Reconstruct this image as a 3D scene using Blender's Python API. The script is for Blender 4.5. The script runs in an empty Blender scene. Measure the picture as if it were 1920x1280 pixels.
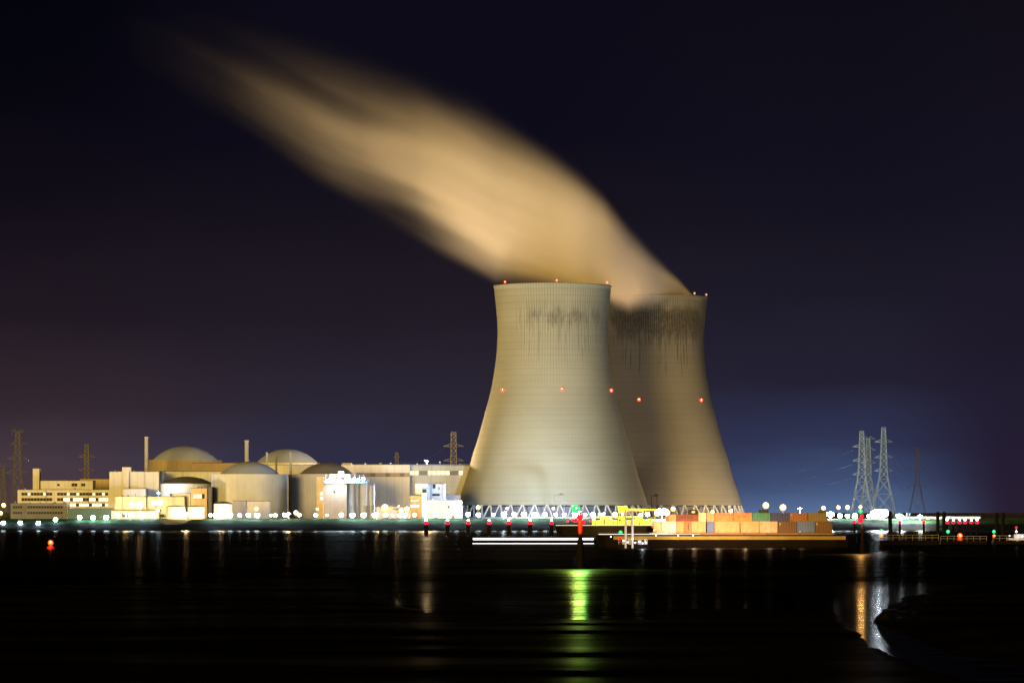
import bpy, math, random
from mathutils import Vector, Matrix
random.seed(7)
sc = bpy.context.scene
COL = sc.collection
F = 7370.0; H = 12.0; GZ = 7.5          # focal length in photo pixels, eye height, plant ground level
def P(px, py, D): return ((px-960.0)*D/F, D, H+(960.0-py)*D/F)
def WX(px, D): return (px-960.0)*D/F
def WZ(py, D): return H+(960.0-py)*D/F
def DW(py): return H*F/(py-960.0)       # distance of a point on the water seen at row py
def lin(c): return tuple((v/255/12.92 if v/255 <= .04045 else ((v/255+.055)/1.055)**2.4) for v in c)
# ------------------------------------------------------------------ mesh builder
class MB:
    def __init__(s): s.v=[]; s.f=[]
    def add(s, vs, fs):
        n=len(s.v); s.v+=[tuple(p) for p in vs]; s.f+=[tuple(i+n for i in q) for q in fs]; return s
    def box(s, x0,x1,y0,y1,z0,z1):
        return s.add([(x0,y0,z0),(x1,y0,z0),(x1,y1,z0),(x0,y1,z0),(x0,y0,z1),(x1,y0,z1),(x1,y1,z1),(x0,y1,z1)],
              [(0,3,2,1),(4,5,6,7),(0,1,5,4),(1,2,6,5),(2,3,7,6),(3,0,4,7)])
    def bar(s, a, b, t, n=4):
        a=Vector(a); b=Vector(b); d=(b-a)
        if d.length<1e-6: return s
        d.normalize(); u=d.cross(Vector((0,0,1)))
        if u.length<.05: u=d.cross(Vector((1,0,0)))
        u.normalize(); w=d.cross(u)
        t0,t1 = t if isinstance(t,tuple) else (t,t)
        vs=[]; off=math.pi/4 if n==4 else 0
        for c,r in ((a,t0),(b,t1)):
            for k in range(n):
                an=2*math.pi*k/n+off; vs.append(c+u*(r*math.cos(an))+w*(r*math.sin(an)))
        fs=[(k,(k+1)%n,n+(k+1)%n,n+k) for k in range(n)]+[tuple(range(n-1,-1,-1)),tuple(range(n,2*n))]
        return s.add(vs,fs)
    def lathe(s, prof, cx=0, cy=0, n=24, a0=0, a1=2*math.pi, cap=True):
        full=abs(a1-a0-2*math.pi)<1e-4; m=n if full else n+1; vs=[]; fs=[]
        for r,z in prof:
            for k in range(m):
                an=a0+(a1-a0)*k/n; vs.append((cx+r*math.cos(an),cy+r*math.sin(an),z))
        for i in range(len(prof)-1):
            for k in range(n):
                k2=(k+1)%m; fs.append((i*m+k,i*m+k2,(i+1)*m+k2,(i+1)*m+k))
        if cap and full:
            if prof[0][0]>1e-3: fs.append(tuple(range(m-1,-1,-1)))
            if prof[-1][0]>1e-3: fs.append(tuple((len(prof)-1)*m+k for k in range(m)))
        return s.add(vs,fs)
    def ball(s, c, r, n=10, sz=1.0):
        pr=[(max(r*math.sin(math.pi*i/n),1e-4), c[2]-r*sz*math.cos(math.pi*i/n)) for i in range(n+1)]
        return s.lathe(pr,c[0],c[1],n+2,cap=False)
    def build(s, name, mat, parent=None, smooth=False, loc=None):
        me=bpy.data.meshes.new(name); me.from_pydata(s.v,[],s.f); me.update()
        if smooth:
            me.polygons.foreach_set('use_smooth',[True]*len(me.polygons))
        me.materials.append(mat); o=bpy.data.objects.new(name,me); COL.objects.link(o)
        if parent is not None: o.parent=parent
        if loc is not None: o.location=loc
        return o
def tag(o,label=None,cat=None,group=None,kind=None):
    if label: o['label']=label
    if cat: o['category']=cat
    if group: o['group']=group
    if kind: o['kind']=kind
    return o
def thing(name,label,cat,loc=(0,0,0),group=None,kind=None):
    o=bpy.data.objects.new(name,None); COL.objects.link(o); o.location=loc; o.empty_display_size=1
    return tag(o,label,cat,group,kind)
def copy_tree(o,parent=None):
    c=o.copy(); COL.objects.link(c); c.parent=parent
    for ch in o.children: copy_tree(ch,c)
    return c
# ------------------------------------------------------------------ materials
def newmat(name):
    m=bpy.data.materials.new(name); m.use_nodes=True; nt=m.node_tree; nt.nodes.clear()
    out=nt.nodes.new('ShaderNodeOutputMaterial'); return m,nt,out
def N(nt,t,**kw):
    n=nt.nodes.new(t)
    for k,v in kw.items(): setattr(n,k,v)
    return n
def mth(nt,op,a,b=None,c=None,clamp=False):
    n=N(nt,'ShaderNodeMath',operation=op); n.use_clamp=clamp
    for i,x in enumerate((a,b,c)):
        if x is None: continue
        if isinstance(x,(int,float)): n.inputs[i].default_value=x
        else: nt.links.new(x,n.inputs[i])
    return n.outputs[0]
def mrange(nt,v,a,b,c=0.,d=1.,interp='SMOOTHSTEP'):
    n=N(nt,'ShaderNodeMapRange',interpolation_type=interp); n.clamp=True if interp=='LINEAR' else n.clamp
    nt.links.new(v,n.inputs[0])
    for i,x in enumerate((a,b,c,d)):
        if isinstance(x,(int,float)): n.inputs[i+1].default_value=x
        else: nt.links.new(x,n.inputs[i+1])
    return n.outputs[0]
def noise(nt,vec,scale,detail=3,rough=.5):
    n=N(nt,'ShaderNodeTexNoise'); n.inputs['Scale'].default_value=scale; n.inputs['Detail'].default_value=detail
    n.inputs['Roughness'].default_value=rough; nt.links.new(vec,n.inputs['Vector']); return n.outputs['Fac']
def vscale(nt,vec,s):
    n=N(nt,'ShaderNodeMapping'); n.inputs['Scale'].default_value=s; nt.links.new(vec,n.inputs['Vector']); return n.outputs[0]
def mix(nt,f,a,b,bt='MIX'):
    n=N(nt,'ShaderNodeMix',data_type='RGBA',blend_type=bt)
    if isinstance(f,(int,float)): n.inputs[0].default_value=f
    else: nt.links.new(f,n.inputs[0])
    for i,x in ((6,a),(7,b)):
        if isinstance(x,tuple): n.inputs[i].default_value=(x[0],x[1],x[2],1)
        else: nt.links.new(x,n.inputs[i])
    return n.outputs[2]
def surf(name,col,rough=.8,var=.25,scale=.15,panel=None,rib=None,dirt=.5,metal=0,spec=.5,bump=0):
    """wall/metal finish: mottling, rain streaks, optional horizontal panel joints every `panel` m and ribs every `rib` m"""
    m,nt,out=newmat(name); b=N(nt,'ShaderNodeBsdfPrincipled'); tc=N(nt,'ShaderNodeTexCoord'); v=tc.outputs['Object']
    n1=noise(nt,v,scale,4); n2=noise(nt,vscale(nt,v,(.6,.6,.04)),1.0,3)
    f=mth(nt,'ADD',mth(nt,'MULTIPLY',n1,.6),mth(nt,'MULTIPLY',n2,.4*dirt*2))
    f=mrange(nt,f,.3,.8,1-var,1+var*.5,'LINEAR')
    sep=N(nt,'ShaderNodeSeparateXYZ'); nt.links.new(v,sep.inputs[0])
    if panel:
        q=mth(nt,'FRACT',mth(nt,'DIVIDE',sep.outputs[2],panel)); ln=mth(nt,'LESS_THAN',q,.06)
        f=mth(nt,'MULTIPLY',f,mth(nt,'SUBTRACT',1,mth(nt,'MULTIPLY',ln,.16)))
    if rib:
        an=mth(nt,'ADD',sep.outputs[0],mth(nt,'MULTIPLY',sep.outputs[1],.37))
        q=mth(nt,'FRACT',mth(nt,'DIVIDE',an,rib)); ln=mth(nt,'LESS_THAN',q,.12)
        f=mth(nt,'MULTIPLY',f,mth(nt,'SUBTRACT',1,mth(nt,'MULTIPLY',ln,.13)))
    cc=N(nt,'ShaderNodeVectorMath',operation='SCALE'); cc.inputs[0].default_value=col; nt.links.new(f,cc.inputs['Scale'])
    nt.links.new(cc.outputs[0],b.inputs['Base Color']); b.inputs['Roughness'].default_value=rough
    b.inputs['Metallic'].default_value=metal; b.inputs['Specular IOR Level'].default_value=spec
    if bump:
        bp=N(nt,'ShaderNodeBump'); bp.inputs['Strength'].default_value=bump; nt.links.new(n1,bp.inputs['Height']); nt.links.new(bp.outputs[0],b.inputs['Normal'])
    nt.links.new(b.outputs[0],out.inputs[0]); return m
def emit(name,col,st):
    m,nt,out=newmat(name); e=N(nt,'ShaderNodeEmission'); e.inputs[0].default_value=(*col,1); e.inputs[1].default_value=st
    nt.links.new(e.outputs[0],out.inputs[0]); return m
M={}
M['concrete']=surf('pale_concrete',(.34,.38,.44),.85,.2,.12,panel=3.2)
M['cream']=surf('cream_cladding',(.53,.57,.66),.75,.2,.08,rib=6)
M['white']=surf('white_cladding',(.46,.54,.62),.7,.15,.1,rib=5)
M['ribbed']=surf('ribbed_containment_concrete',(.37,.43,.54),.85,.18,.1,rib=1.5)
M['ochre']=surf('ochre_cladding',(.38,.33,.24),.75,.2,.1,rib=4)
M['brown']=surf('brown_brick',(.28,.25,.24),.85,.22,.15,panel=2.2)
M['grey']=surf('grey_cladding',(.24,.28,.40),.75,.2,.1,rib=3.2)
M['darkgrey']=surf('dark_grey_cladding',(.13,.14,.17),.75,.2,.1,rib=2.5)
M['bluegrey']=surf('blue_grey_cladding',(.13,.16,.26),.7,.2,.1,panel=3)
M['teal']=surf('dark_teal_cladding',(.02,.09,.13),.6,.2,.1,rib=1.8)
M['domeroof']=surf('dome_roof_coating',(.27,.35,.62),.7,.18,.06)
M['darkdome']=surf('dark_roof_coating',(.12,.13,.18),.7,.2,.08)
M['roofdark']=surf('roof_felt',(.07,.07,.08),.8,.2,.1)
M['redroof']=surf('red_brown_roof',(.24,.10,.08),.8,.2,.2)
M['steel']=surf('galvanised_steel',(.13,.24,.50),.55,.15,.3,metal=.2)
M['rust']=surf('weathered_lattice_steel',(.09,.10,.12),.7,.2,.3)
M['tar']=surf('tarred_timber',(.006,.0055,.007),.8,.3,.5,spec=.04)
M['darksteel']=surf('dark_steel',(.03,.03,.035),.5,.3,.5)
M['glass']=surf('dark_window_glass',(.02,.025,.03),.15,.1,.2)
M['yellow']=surf('yellow_paint',(.50,.37,.02),.5,.2,.5)
M['postwhite']=surf('pale_steel_pile',(.40,.41,.47),.5,.2,.5)
M['redpaint']=surf('red_paint',(.5,.03,.02),.5,.2,.5)
M['hull']=surf('dark_hull',(.006,.004,.004),.7,.3,.2,panel=2.0,spec=.04)
M['hullstripe']=surf('mustard_paint_and_lit_band',(.22,.16,.02),.5,.3,.2)  # mustard also carries the lamplit look of the upper hull band
M['rail']=surf('pale_rail',(.26,.24,.20),.5,.1,.5)
M['e_white']=emit('cool_white_lamp',(.70,.92,1.0),28)
M['e_whitebig']=emit('floodlight_white',(.85,.92,1.0),170)
M['e_sodium']=emit('sodium_lamp',(1.0,.42,.07),.75)
M['e_yellow']=emit('yellow_lamp',(1.0,.70,.10),.8)
M['e_red']=emit('red_signal',(1.0,.008,.02),.9)
M['e_redair']=emit('red_aviation_light',(1.0,.07,.035),.9)
M['e_green']=emit('green_signal',(.012,1.0,.07),1.0)
M['e_greensmall']=emit('green_signal_small',(.01,.8,.12),.7)
M['e_orange']=emit('orange_signal',(1.0,.06,.01),1.2)
CORE={'e_sodium':emit('sodium_core',(1.0,.72,.35),40),'e_yellow':emit('yellow_core',(1.0,.85,.45),40),'e_red':emit('red_core',(1.0,.30,.25),3),
 'e_redair':emit('aviation_core',(1.0,.55,.35),10),'e_green':emit('green_core',(.6,1.0,.85),60),'e_greensmall':emit('green_small_core',(.3,1.0,.7),2.0),'e_orange':emit('orange_core',(1.0,.35,.05),4)}
CSZ={'e_sodium':.62,'e_yellow':.62,'e_red':.36,'e_redair':.42,'e_green':.42,'e_greensmall':.45,'e_orange':.5}
M['e_win']=emit('lit_window',(1.0,.78,.42),.5)
M['e_winw']=emit('bright_lit_window',(1.0,.92,.70),1.1)
M['e_stair']=emit('lit_stair_glazing',(.85,1.0,.95),1.3)
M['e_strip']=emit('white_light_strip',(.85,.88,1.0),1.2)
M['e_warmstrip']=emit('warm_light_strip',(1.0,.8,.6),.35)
# tower concrete with soot / algae stains
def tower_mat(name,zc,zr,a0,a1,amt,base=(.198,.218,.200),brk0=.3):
    m,nt,out=newmat(name); b=N(nt,'ShaderNodeBsdfPrincipled'); tc=N(nt,'ShaderNodeTexCoord'); v=tc.outputs['Object']
    sep=N(nt,'ShaderNodeSeparateXYZ'); nt.links.new(v,sep.inputs[0]); x,y,z=sep.outputs
    phi=mth(nt,'ARCTAN2',x,mth(nt,'MULTIPLY',y,-1))          # 0 towards the river, + to the right
    comb=N(nt,'ShaderNodeCombineXYZ'); nt.links.new(mth(nt,'MULTIPLY',phi,60),comb.inputs[0]); nt.links.new(mth(nt,'MULTIPLY',z,.045),comb.inputs[2])
    cv=comb.outputs[0]
    st=noise(nt,cv,1.1,4,.7); stl=noise(nt,vscale(nt,cv,(.10,1,1.2)),1.,3); one=noise(nt,vscale(nt,cv,(.45,1,.0)),1.,2)
    q=mth(nt,'ADD',mth(nt,'ADD',mth(nt,'MULTIPLY',st,.75),mth(nt,'MULTIPLY',stl,.60)),mth(nt,'MULTIPLY',one,.25))
    zz=mth(nt,'ADD',z,mth(nt,'MULTIPLY',mth(nt,'SUBTRACT',one,.5),14))
    up=mrange(nt,zz,zc+zr*.60,zc+zr*.05); dn=mrange(nt,zz,zc-zr,zc+zr*.30)
    ang=mth(nt,'MULTIPLY',mrange(nt,phi,a0-.4,a0+.45),mrange(nt,phi,a1+.3,a1-.5))
    mask=mth(nt,'MULTIPLY',mth(nt,'MULTIPLY',up,dn),ang)
    thr=mth(nt,'SUBTRACT',1.15,mth(nt,'MULTIPLY',mask,amt))
    stain=mth(nt,'MULTIPLY',mrange(nt,mth(nt,'SUBTRACT',q,thr),-.10,.16),mth(nt,'POWER',mask,.5))
    rc=mth(nt,'MULTIPLY',phi,180/math.tau); cell=mth(nt,'FLOOR',rc); wn=N(nt,'ShaderNodeTexWhiteNoise',noise_dimensions='1D'); nt.links.new(cell,wn.inputs['W']); rv=wn.outputs['Value']
    cx_=mth(nt,'ABSOLUTE',mth(nt,'SUBTRACT',mth(nt,'FRACT',rc),.5)); line=mrange(nt,cx_,.34,.05)
    zend=mth(nt,'SUBTRACT',zc+zr*.2,mth(nt,'MULTIPLY',mth(nt,'POWER',rv,1.5),zr*1.5))
    drip=mth(nt,'MULTIPLY',mrange(nt,mth(nt,'SUBTRACT',z,zend),-3,12),mth(nt,'MULTIPLY',mrange(nt,z,zc+zr*.65,zc+zr*.2),ang))
    drip=mth(nt,'MULTIPLY',mth(nt,'MULTIPLY',drip,line),mrange(nt,stl,.35,.6,.15,amt*1.25))
    fine=noise(nt,vscale(nt,v,(.9,.9,.35)),1.,3,.7)
    brk=mth(nt,'MULTIPLY',mth(nt,'ADD',brk0,mth(nt,'MULTIPLY',line,1-brk0)),mrange(nt,fine,.30,.55,.45,1))
    stain=mth(nt,'MAXIMUM',mth(nt,'MULTIPLY',stain,brk),drip)
    # ribs, stronger in the upper part
    rq=mth(nt,'FRACT',mth(nt,'MULTIPLY',phi,128/math.tau)); rib=mth(nt,'LESS_THAN',rq,.16)
    ribm=mth(nt,'MULTIPLY',rib,mth(nt,'ADD',.05,mth(nt,'MULTIPLY',mrange(nt,z,95,150),mth(nt,'MULTIPLY',ang,.28))))
    zq=mth(nt,'FRACT',mth(nt,'DIVIDE',z,5.0)); ln=mth(nt,'MULTIPLY',mth(nt,'LESS_THAN',zq,.13),.09)
    zq2=noise(nt,vscale(nt,v,(.004,.004,.55)),1.,2)
    mot=noise(nt,vscale(nt,v,(.02,.02,.03)),1.,5,.6)
    f=mth(nt,'ADD',.70,mth(nt,'ADD',mth(nt,'MULTIPLY',zq2,.18),mth(nt,'MULTIPLY',mot,.42)))
    f=mth(nt,'SUBTRACT',mth(nt,'SUBTRACT',f,ribm),ln)
    cc=N(nt,'ShaderNodeVectorMath',operation='SCALE'); cc.inputs[0].default_value=base; nt.links.new(f,cc.inputs['Scale'])
    c2=mix(nt,mth(nt,'MULTIPLY',stain,.97),cc.outputs[0],(.009,.007,.006))
    nt.links.new(c2,b.inputs['Base Color']); b.inputs['Roughness'].default_value=.9; b.inputs['Specular IOR Level'].default_value=.15
    nt.links.new(b.outputs[0],out.inputs[0]); return m
# ------------------------------------------------------------------ camera
cam=bpy.data.cameras.new('camera'); co=bpy.data.objects.new('camera',cam); COL.objects.link(co); sc.camera=co
co.location=(0,0,H); co.rotation_euler=(math.pi/2,0,0)
cam.sensor_width=36; cam.lens=F/1920*36; cam.shift_y=320/1920; cam.clip_start=1; cam.clip_end=60000
# ------------------------------------------------------------------ view
sc.view_settings.view_transform='Standard'; sc.view_settings.look='None'; sc.view_settings.exposure=2.0; sc.view_settings.gamma=1
EXPF=4.0
# ------------------------------------------------------------------ world: night sky with the glow of towns and port along the horizon
SUN_EL=4.5; SUN_AZ=21.0
w=bpy.data.worlds.new('World'); sc.world=w; w.use_nodes=True; nt=w.node_tree; nt.nodes.clear()
wo=N(nt,'ShaderNodeOutputWorld'); bg=N(nt,'ShaderNodeBackground'); bg2=N(nt,'ShaderNodeBackground'); ad=N(nt,'ShaderNodeAddShader')
sky=N(nt,'ShaderNodeTexSky',sky_type='NISHITA'); sky.sun_disc=False; sky.sun_elevation=math.radians(SUN_EL); sky.sun_rotation=math.radians(180+SUN_AZ)
nt.links.new(sky.outputs[0],bg2.inputs[0]); bg2.inputs[1].default_value=.00004
tc=N(nt,'ShaderNodeTexCoord'); sep=N(nt,'ShaderNodeSeparateXYZ'); nt.links.new(tc.outputs['Generated'],sep.inputs[0])
el=mth(nt,'DIVIDE',sep.outputs[2],mth(nt,'MAXIMUM',mth(nt,'ABSOLUTE',sep.outputs[1]),.2)); az=mth(nt,'DIVIDE',sep.outputs[0],mth(nt,'MAXIMUM',mth(nt,'ABSOLUTE',sep.outputs[1]),.2))
cl=noise(nt,vscale(nt,tc.outputs['Generated'],(9,1,42)),1.0,4,.55); cl=mth(nt,'SUBTRACT',cl,.5)
elw=mth(nt,'MAXIMUM',mth(nt,'ADD',el,mth(nt,'MULTIPLY',cl,.02)),0.)
def eramp(stops):
    r=N(nt,'ShaderNodeValToRGB'); cr=r.color_ramp
    t=mth(nt,'DIVIDE',elw,.14,clamp=True); nt.links.new(t,r.inputs[0])
    st=sorted((max(0,(960-y)/F/.14),c) for y,c in stops)
    while len(cr.elements)<len(st): cr.elements.new(.5)
    for e,(p,c) in zip(cr.elements,st): e.position=min(p,1); e.color=(*[v/EXPF for v in lin(c)],1)
    return r.outputs[0]
R0=eramp([(960,(76,58,60)),(860,(70,57,66)),(760,(52,40,48)),(600,(32,24,34)),(400,(18,13,24)),(200,(6,5,15)),(0,(2,2,10))])
R1=eramp([(960,(60,62,88)),(850,(46,45,68)),(760,(43,38,52)),(620,(33,28,39)),(450,(24,19,29)),(250,(12,10,24)),(0,(11,9,22))])
R2=eramp([(960,(88,112,152)),(900,(66,82,120)),(820,(47,52,82)),(700,(35,32,50)),(500,(25,22,35)),(300,(16,14,27)),(0,(13,11,22))])
R3=eramp([(960,(40,30,50)),(800,(34,28,48)),(600,(28,24,40)),(300,(19,16,30)),(0,(15,12,22))])
def afac(p0,p1): return mrange(nt,az,(p0-960)/F,(p1-960)/F)
c=mix(nt,afac(0,640),R0,R1); c=mix(nt,afac(1000,1480),c,R2); c=mix(nt,afac(1600,1900),c,R3)
nt.links.new(c,bg.inputs[0]); bg.inputs[1].default_value=1
nt.links.new(bg.outputs[0],ad.inputs[0]); nt.links.new(bg2.outputs[0],ad.inputs[1]); nt.links.new(ad.outputs[0],wo.inputs[0])
# ------------------------------------------------------------------ the one broad warm light
sl=bpy.data.lights.new('sun','SUN'); sl.energy=1.22; sl.angle=math.radians(14); sl.color=(1.0,.585,.11)
so=bpy.data.objects.new('sun',sl); COL.objects.link(so); so.location=(-300,-500,300)
so.rotation_euler=(math.radians(90-SUN_EL),0,math.radians(-SUN_AZ))
def point(loc,watt,col,r=1.5,parent=None,spot=None):
    l=bpy.data.lights.new('lamp_light','SPOT' if spot else 'POINT'); l.energy=watt; l.color=col; l.shadow_soft_size=r
    o=bpy.data.objects.new('lamp_light',l); COL.objects.link(o); o.location=loc
    if spot:
        l.spot_size=math.radians(spot[0]); l.spot_blend=1
        d=Vector(spot[1])-Vector(loc); o.rotation_euler=d.to_track_quat('-Z','Y').to_euler()
    if parent: o.parent=parent
    return o
# ------------------------------------------------------------------ water
def water_mat():
    """turbid tidal water: a dark body under a rippled film; wind streaks vary how much it mirrors"""
    m,nt,out=newmat('river_water'); tc=N(nt,'ShaderNodeTexCoord'); v=tc.outputs['Object']
    df=N(nt,'ShaderNodeBsdfDiffuse'); df.inputs[0].default_value=(.0008,.0007,.0012,1); gl=N(nt,'ShaderNodeBsdfGlossy'); mx=N(nt,'ShaderNodeMixShader')
    big=noise(nt,vscale(nt,v,(.005,.012,1)),1.,3); band=noise(nt,vscale(nt,v,(.004,.06,1)),1.,4,.65)
    sep=N(nt,'ShaderNodeSeparateXYZ'); nt.links.new(v,sep.inputs[0]); y=sep.outputs[1]
    far=mrange(nt,y,430,700)
    r=mth(nt,'ADD',mrange(nt,far,0,1,.12,.24,'LINEAR'),mth(nt,'MULTIPLY',mth(nt,'SUBTRACT',band,.5),.15)); r=mth(nt,'MAXIMUM',r,.14)
    nt.links.new(r,gl.inputs['Roughness'])
    s=mrange(nt,mth(nt,'ADD',mth(nt,'MULTIPLY',big,.4),mth(nt,'MULTIPLY',band,.6)),.42,.68,.010,.09,'LINEAR'); s=mth(nt,'MULTIPLY',s,mrange(nt,y,700,1300,.22,1))
    s=mth(nt,'ADD',s,mrange(nt,y,2150,2450,0,.10)); s=mth(nt,'ADD',s,mth(nt,'MULTIPLY',mrange(nt,y,690,600,0,.08),mrange(nt,mth(nt,'SUBTRACT',sep.outputs[0],mth(nt,'MULTIPLY',y,.082)),-4,6)))
    rp=noise(nt,vscale(nt,v,(.06,.45,1)),1.,3,.6); s=mth(nt,'MULTIPLY',s,mrange(nt,rp,.38,.60,.25,1.35))
    nt.links.new(s,mx.inputs[0])
    n1=noise(nt,vscale(nt,v,(.35,.9,1)),1.,3); bp=N(nt,'ShaderNodeBump'); bp.inputs['Strength'].default_value=.12; bp.inputs['Distance'].default_value=.12
    nt.links.new(n1,bp.inputs['Height']); nt.links.new(bp.outputs[0],gl.inputs['Normal'])
    nt.links.new(df.outputs[0],mx.inputs[1]); nt.links.new(gl.outputs[0],mx.inputs[2]); nt.links.new(mx.outputs[0],out.inputs[0]); return m
mb=MB(); mb.add([(-9000,-300,0),(9000,-300,0),(9000,2700,0),(-9000,2700,0)],[(0,1,2,3)])
tag(mb.build('water',water_mat()),kind='structure')
# ------------------------------------------------------------------ plant ground with the dyke as its river edge (one sheet)
def ground_mat():
    m,nt,out=newmat('grass_and_yard'); b=N(nt,'ShaderNodeBsdfPrincipled'); tc=N(nt,'ShaderNodeTexCoord'); v=tc.outputs['Object']
    n1=noise(nt,v,.12,5); n2=noise(nt,v,.9,4,.6)
    g=mix(nt,n1,(.016,.050,.022),(.035,.085,.035)); g=mix(nt,mrange(nt,n2,.3,.7),g,(.012,.022,.014))
    sep=N(nt,'ShaderNodeSeparateXYZ'); nt.links.new(v,sep.inputs[0])
    stone=mix(nt,n2,(.005,.006,.010),(.002,.002,.004))
    f=mrange(nt,mth(nt,'ADD',sep.outputs[2],mth(nt,'MULTIPLY',n1,2.)),4.6,6.4); c=mix(nt,f,stone,g)
    yard=mix(nt,n1,(.10,.10,.10),(.16,.155,.14)); c=mix(nt,mrange(nt,sep.outputs[1],2640,2660),c,yard)
    nt.links.new(c,b.inputs['Base Color']); b.inputs['Roughness'].default_value=.95; b.inputs['Specular IOR Level'].default_value=.03
    bp=N(nt,'ShaderNodeBump'); bp.inputs['Strength'].default_value=.5; bp.inputs['Distance'].default_value=.4; nt.links.new(n2,bp.inputs['Height']); nt.links.new(bp.outputs[0],b.inputs['Normal'])
    nt.links.new(b.outputs[0],out.inputs[0]); return m
CREST=2616.
def dyke_dip(x):                      # slipway notch seen near the two bright tanks
    c=WX(327,CREST); d=abs(x-c)
    return 3.2*max(0,1-max(0,d-5)/6.)
def ground_z(x,y):
    t=(y-2590)/(CREST-2590)
    if t<0: return -1.5
    if t<1:
        z=7.0*(t**.85)+.25*math.sin(x*.11+t*4)+.2*math.sin(x*.031)
        return min(z, 7.3-dyke_dip(x)) if t>.3 else z
    if y<2645: return 7.3-dyke_dip(x)*max(0,1-(y-CREST)/25)+.12*math.sin(x*.09)
    return GZ
xs=[-9000,-5000,-2500,-1200,-800]+[-600+3*i for i in range(401)]+[800,1200,2500,5000,9000]
ys=[2586,2590]+[2590+26*i/12 for i in range(1,13)]+[2625,2635,2645,2660,2900,3400,4500,8000,30000]
mb=MB(); vs=[(x,y,ground_z(x,y)) for y in ys for x in xs]; nx=len(xs)
mb.add(vs,[(j*nx+i,j*nx+i+1,(j+1)*nx+i+1,(j+1)*nx+i) for j in range(len(ys)-1) for i in range(nx-1)])
tag(mb.build('ground',ground_mat(),smooth=True),kind='structure')
# ------------------------------------------------------------------ mudflats
def mud_mat():
    m,nt,out=newmat('wet_mud'); tc=N(nt,'ShaderNodeTexCoord'); v=tc.outputs['Object']
    df=N(nt,'ShaderNodeBsdfDiffuse'); gl=N(nt,'ShaderNodeBsdfGlossy'); mx=N(nt,'ShaderNodeMixShader')
    n=noise(nt,vscale(nt,v,(.5,.15,1)),1.,5,.6); n2=noise(nt,vscale(nt,v,(.02,.05,1)),1.,4)
    nt.links.new(mix(nt,n,(.0018,.0014,.0014),(.005,.004,.0035)),df.inputs['Color'])
    gl.inputs['Roughness'].default_value=.3; nt.links.new(mrange(nt,n2,.42,.66,0.0,.025,'LINEAR'),mx.inputs[0])
    bp=N(nt,'ShaderNodeBump'); bp.inputs['Strength'].default_value=.4; bp.inputs['Distance'].default_value=.1; nt.links.new(n,bp.inputs['Height']); nt.links.new(bp.outputs[0],gl.inputs['Normal'])
    nt.links.new(df.outputs[0],mx.inputs[1]); nt.links.new(gl.outputs[0],mx.inputs[2]); nt.links.new(mx.outputs[0],out.inputs[0]); return m
MUD=mud_mat()
from mathutils import noise as mn
def interp(pts,x):
    if x<=pts[0][0]: return pts[0][1]
    for (a,b),(c,d) in zip(pts,pts[1:]):
        if x<=c: return b+(d-b)*(x-a)/(c-a)
    return pts[-1][1]
def flat(name,px0,px1,py0,py1,nx,ny,hf):
    mb=MB(); vs=[]
    for j in range(ny+1):
        py=py0+(py1-py0)*j/ny; D=DW(py)
        for i in range(nx+1):
            px=px0+(px1-px0)*i/nx; vs.append((WX(px,D),D,hf(px,py,WX(px,D),D)))
    mb.add(vs,[(j*(nx+1)+i,(j+1)*(nx+1)+i,(j+1)*(nx+1)+i+1,j*(nx+1)+i+1) for j in range(ny) for i in range(nx)])
    return tag(mb.build(name,MUD,smooth=True),kind='structure')
TOPR=[(1640,1160),(1655,1142),(1700,1119),(1780,1103),(1850,1094),(1920,1086),(2400,1060)]
BOTR=[(1640,1164),(1660,1174),(1700,1192),(1760,1213),(1850,1234),(1920,1250),(2400,1340)]
def nz(x,y,s,k=0): return mn.noise(Vector((x*s,y*s*.4,k)))
def hr(px,py,x,y):
    s=min(py-interp(TOPR,px),interp(BOTR,px)-py,(px-1640)*.35)
    s+=5*nz(x,y,.12)+4*nz(x,y,.4,3)+2.5*nz(x,y,1.1,9)
    return max(-.4,min(.9,.028*s))+.05*nz(x,y,.6,5)+.03*nz(x,y,1.7,2)
flat('mud_bank',1560,2400,1056,1345,420,300,hr)
TOPL=[(-400,1100),(0,1096),(300,1090),(640,1082),(660,1112),(800,1150),(1000,1160),(1200,1157),(1400,1142),(1560,1150),(1590,1175),(1640,1215),(1700,1240),(1760,1262),(1900,1300)]
def hl(px,py,x,y):
    s=py-interp(TOPL,px)+9*nz(x,y,.035,1)+6*nz(x,y,.12,2)+5*nz(x,y,.4,4)
    if px>1500 and abs(py-1211)<3: s-=8
    return max(-.4,min(.10,.012*s))+.045*nz(x,y,.10,7)
flat('mud_flat',-400,1900,1070,1700,460,320,hl)
# ------------------------------------------------------------------ cooling towers
PROF=[(72.4,17.3),(70.4,24.2),(65.3,40),(60.8,56),(55.8,72.2),(51.5,88.1),(47.3,104),(44.4,119.9),(42.5,135.7),(42.0,151.6),(43.0,167.5),(44.6,183.2)]
def prof_r(z):
    p=[(b,a) for a,b in PROF]
    if z<=p[0][0]: return p[0][1]
    for i in range(len(p)-1):
        if z<=p[i+1][0]:
            t=(z-p[i][0])/(p[i+1][0]-p[i][0]); q0=p[max(i-1,0)][1]; q1=p[i][1]; q2=p[i+1][1]; q3=p[min(i+2,len(p)-1)][1]
            return .5*((2*q1)+(-q0+q2)*t+(2*q0-5*q1+4*q2-q3)*t*t+(-q0+3*q1-3*q2+q3)*t**3)
    return p[-1][1]
def lamp_part(name,loc,r,mat,parent): 
    o=MB().ball((0,0,0),r,8).build(name,mat,parent,loc=loc)  # globe oversized to draw the lamp's bloom, coloured halo around a hot core
    for k_,c_ in CORE.items():
        if M[k_] is mat: MB().ball((0,-r*.55,r*.12),r*CSZ[k_],6).build('lamp_core',c_,o)
    return o
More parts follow.
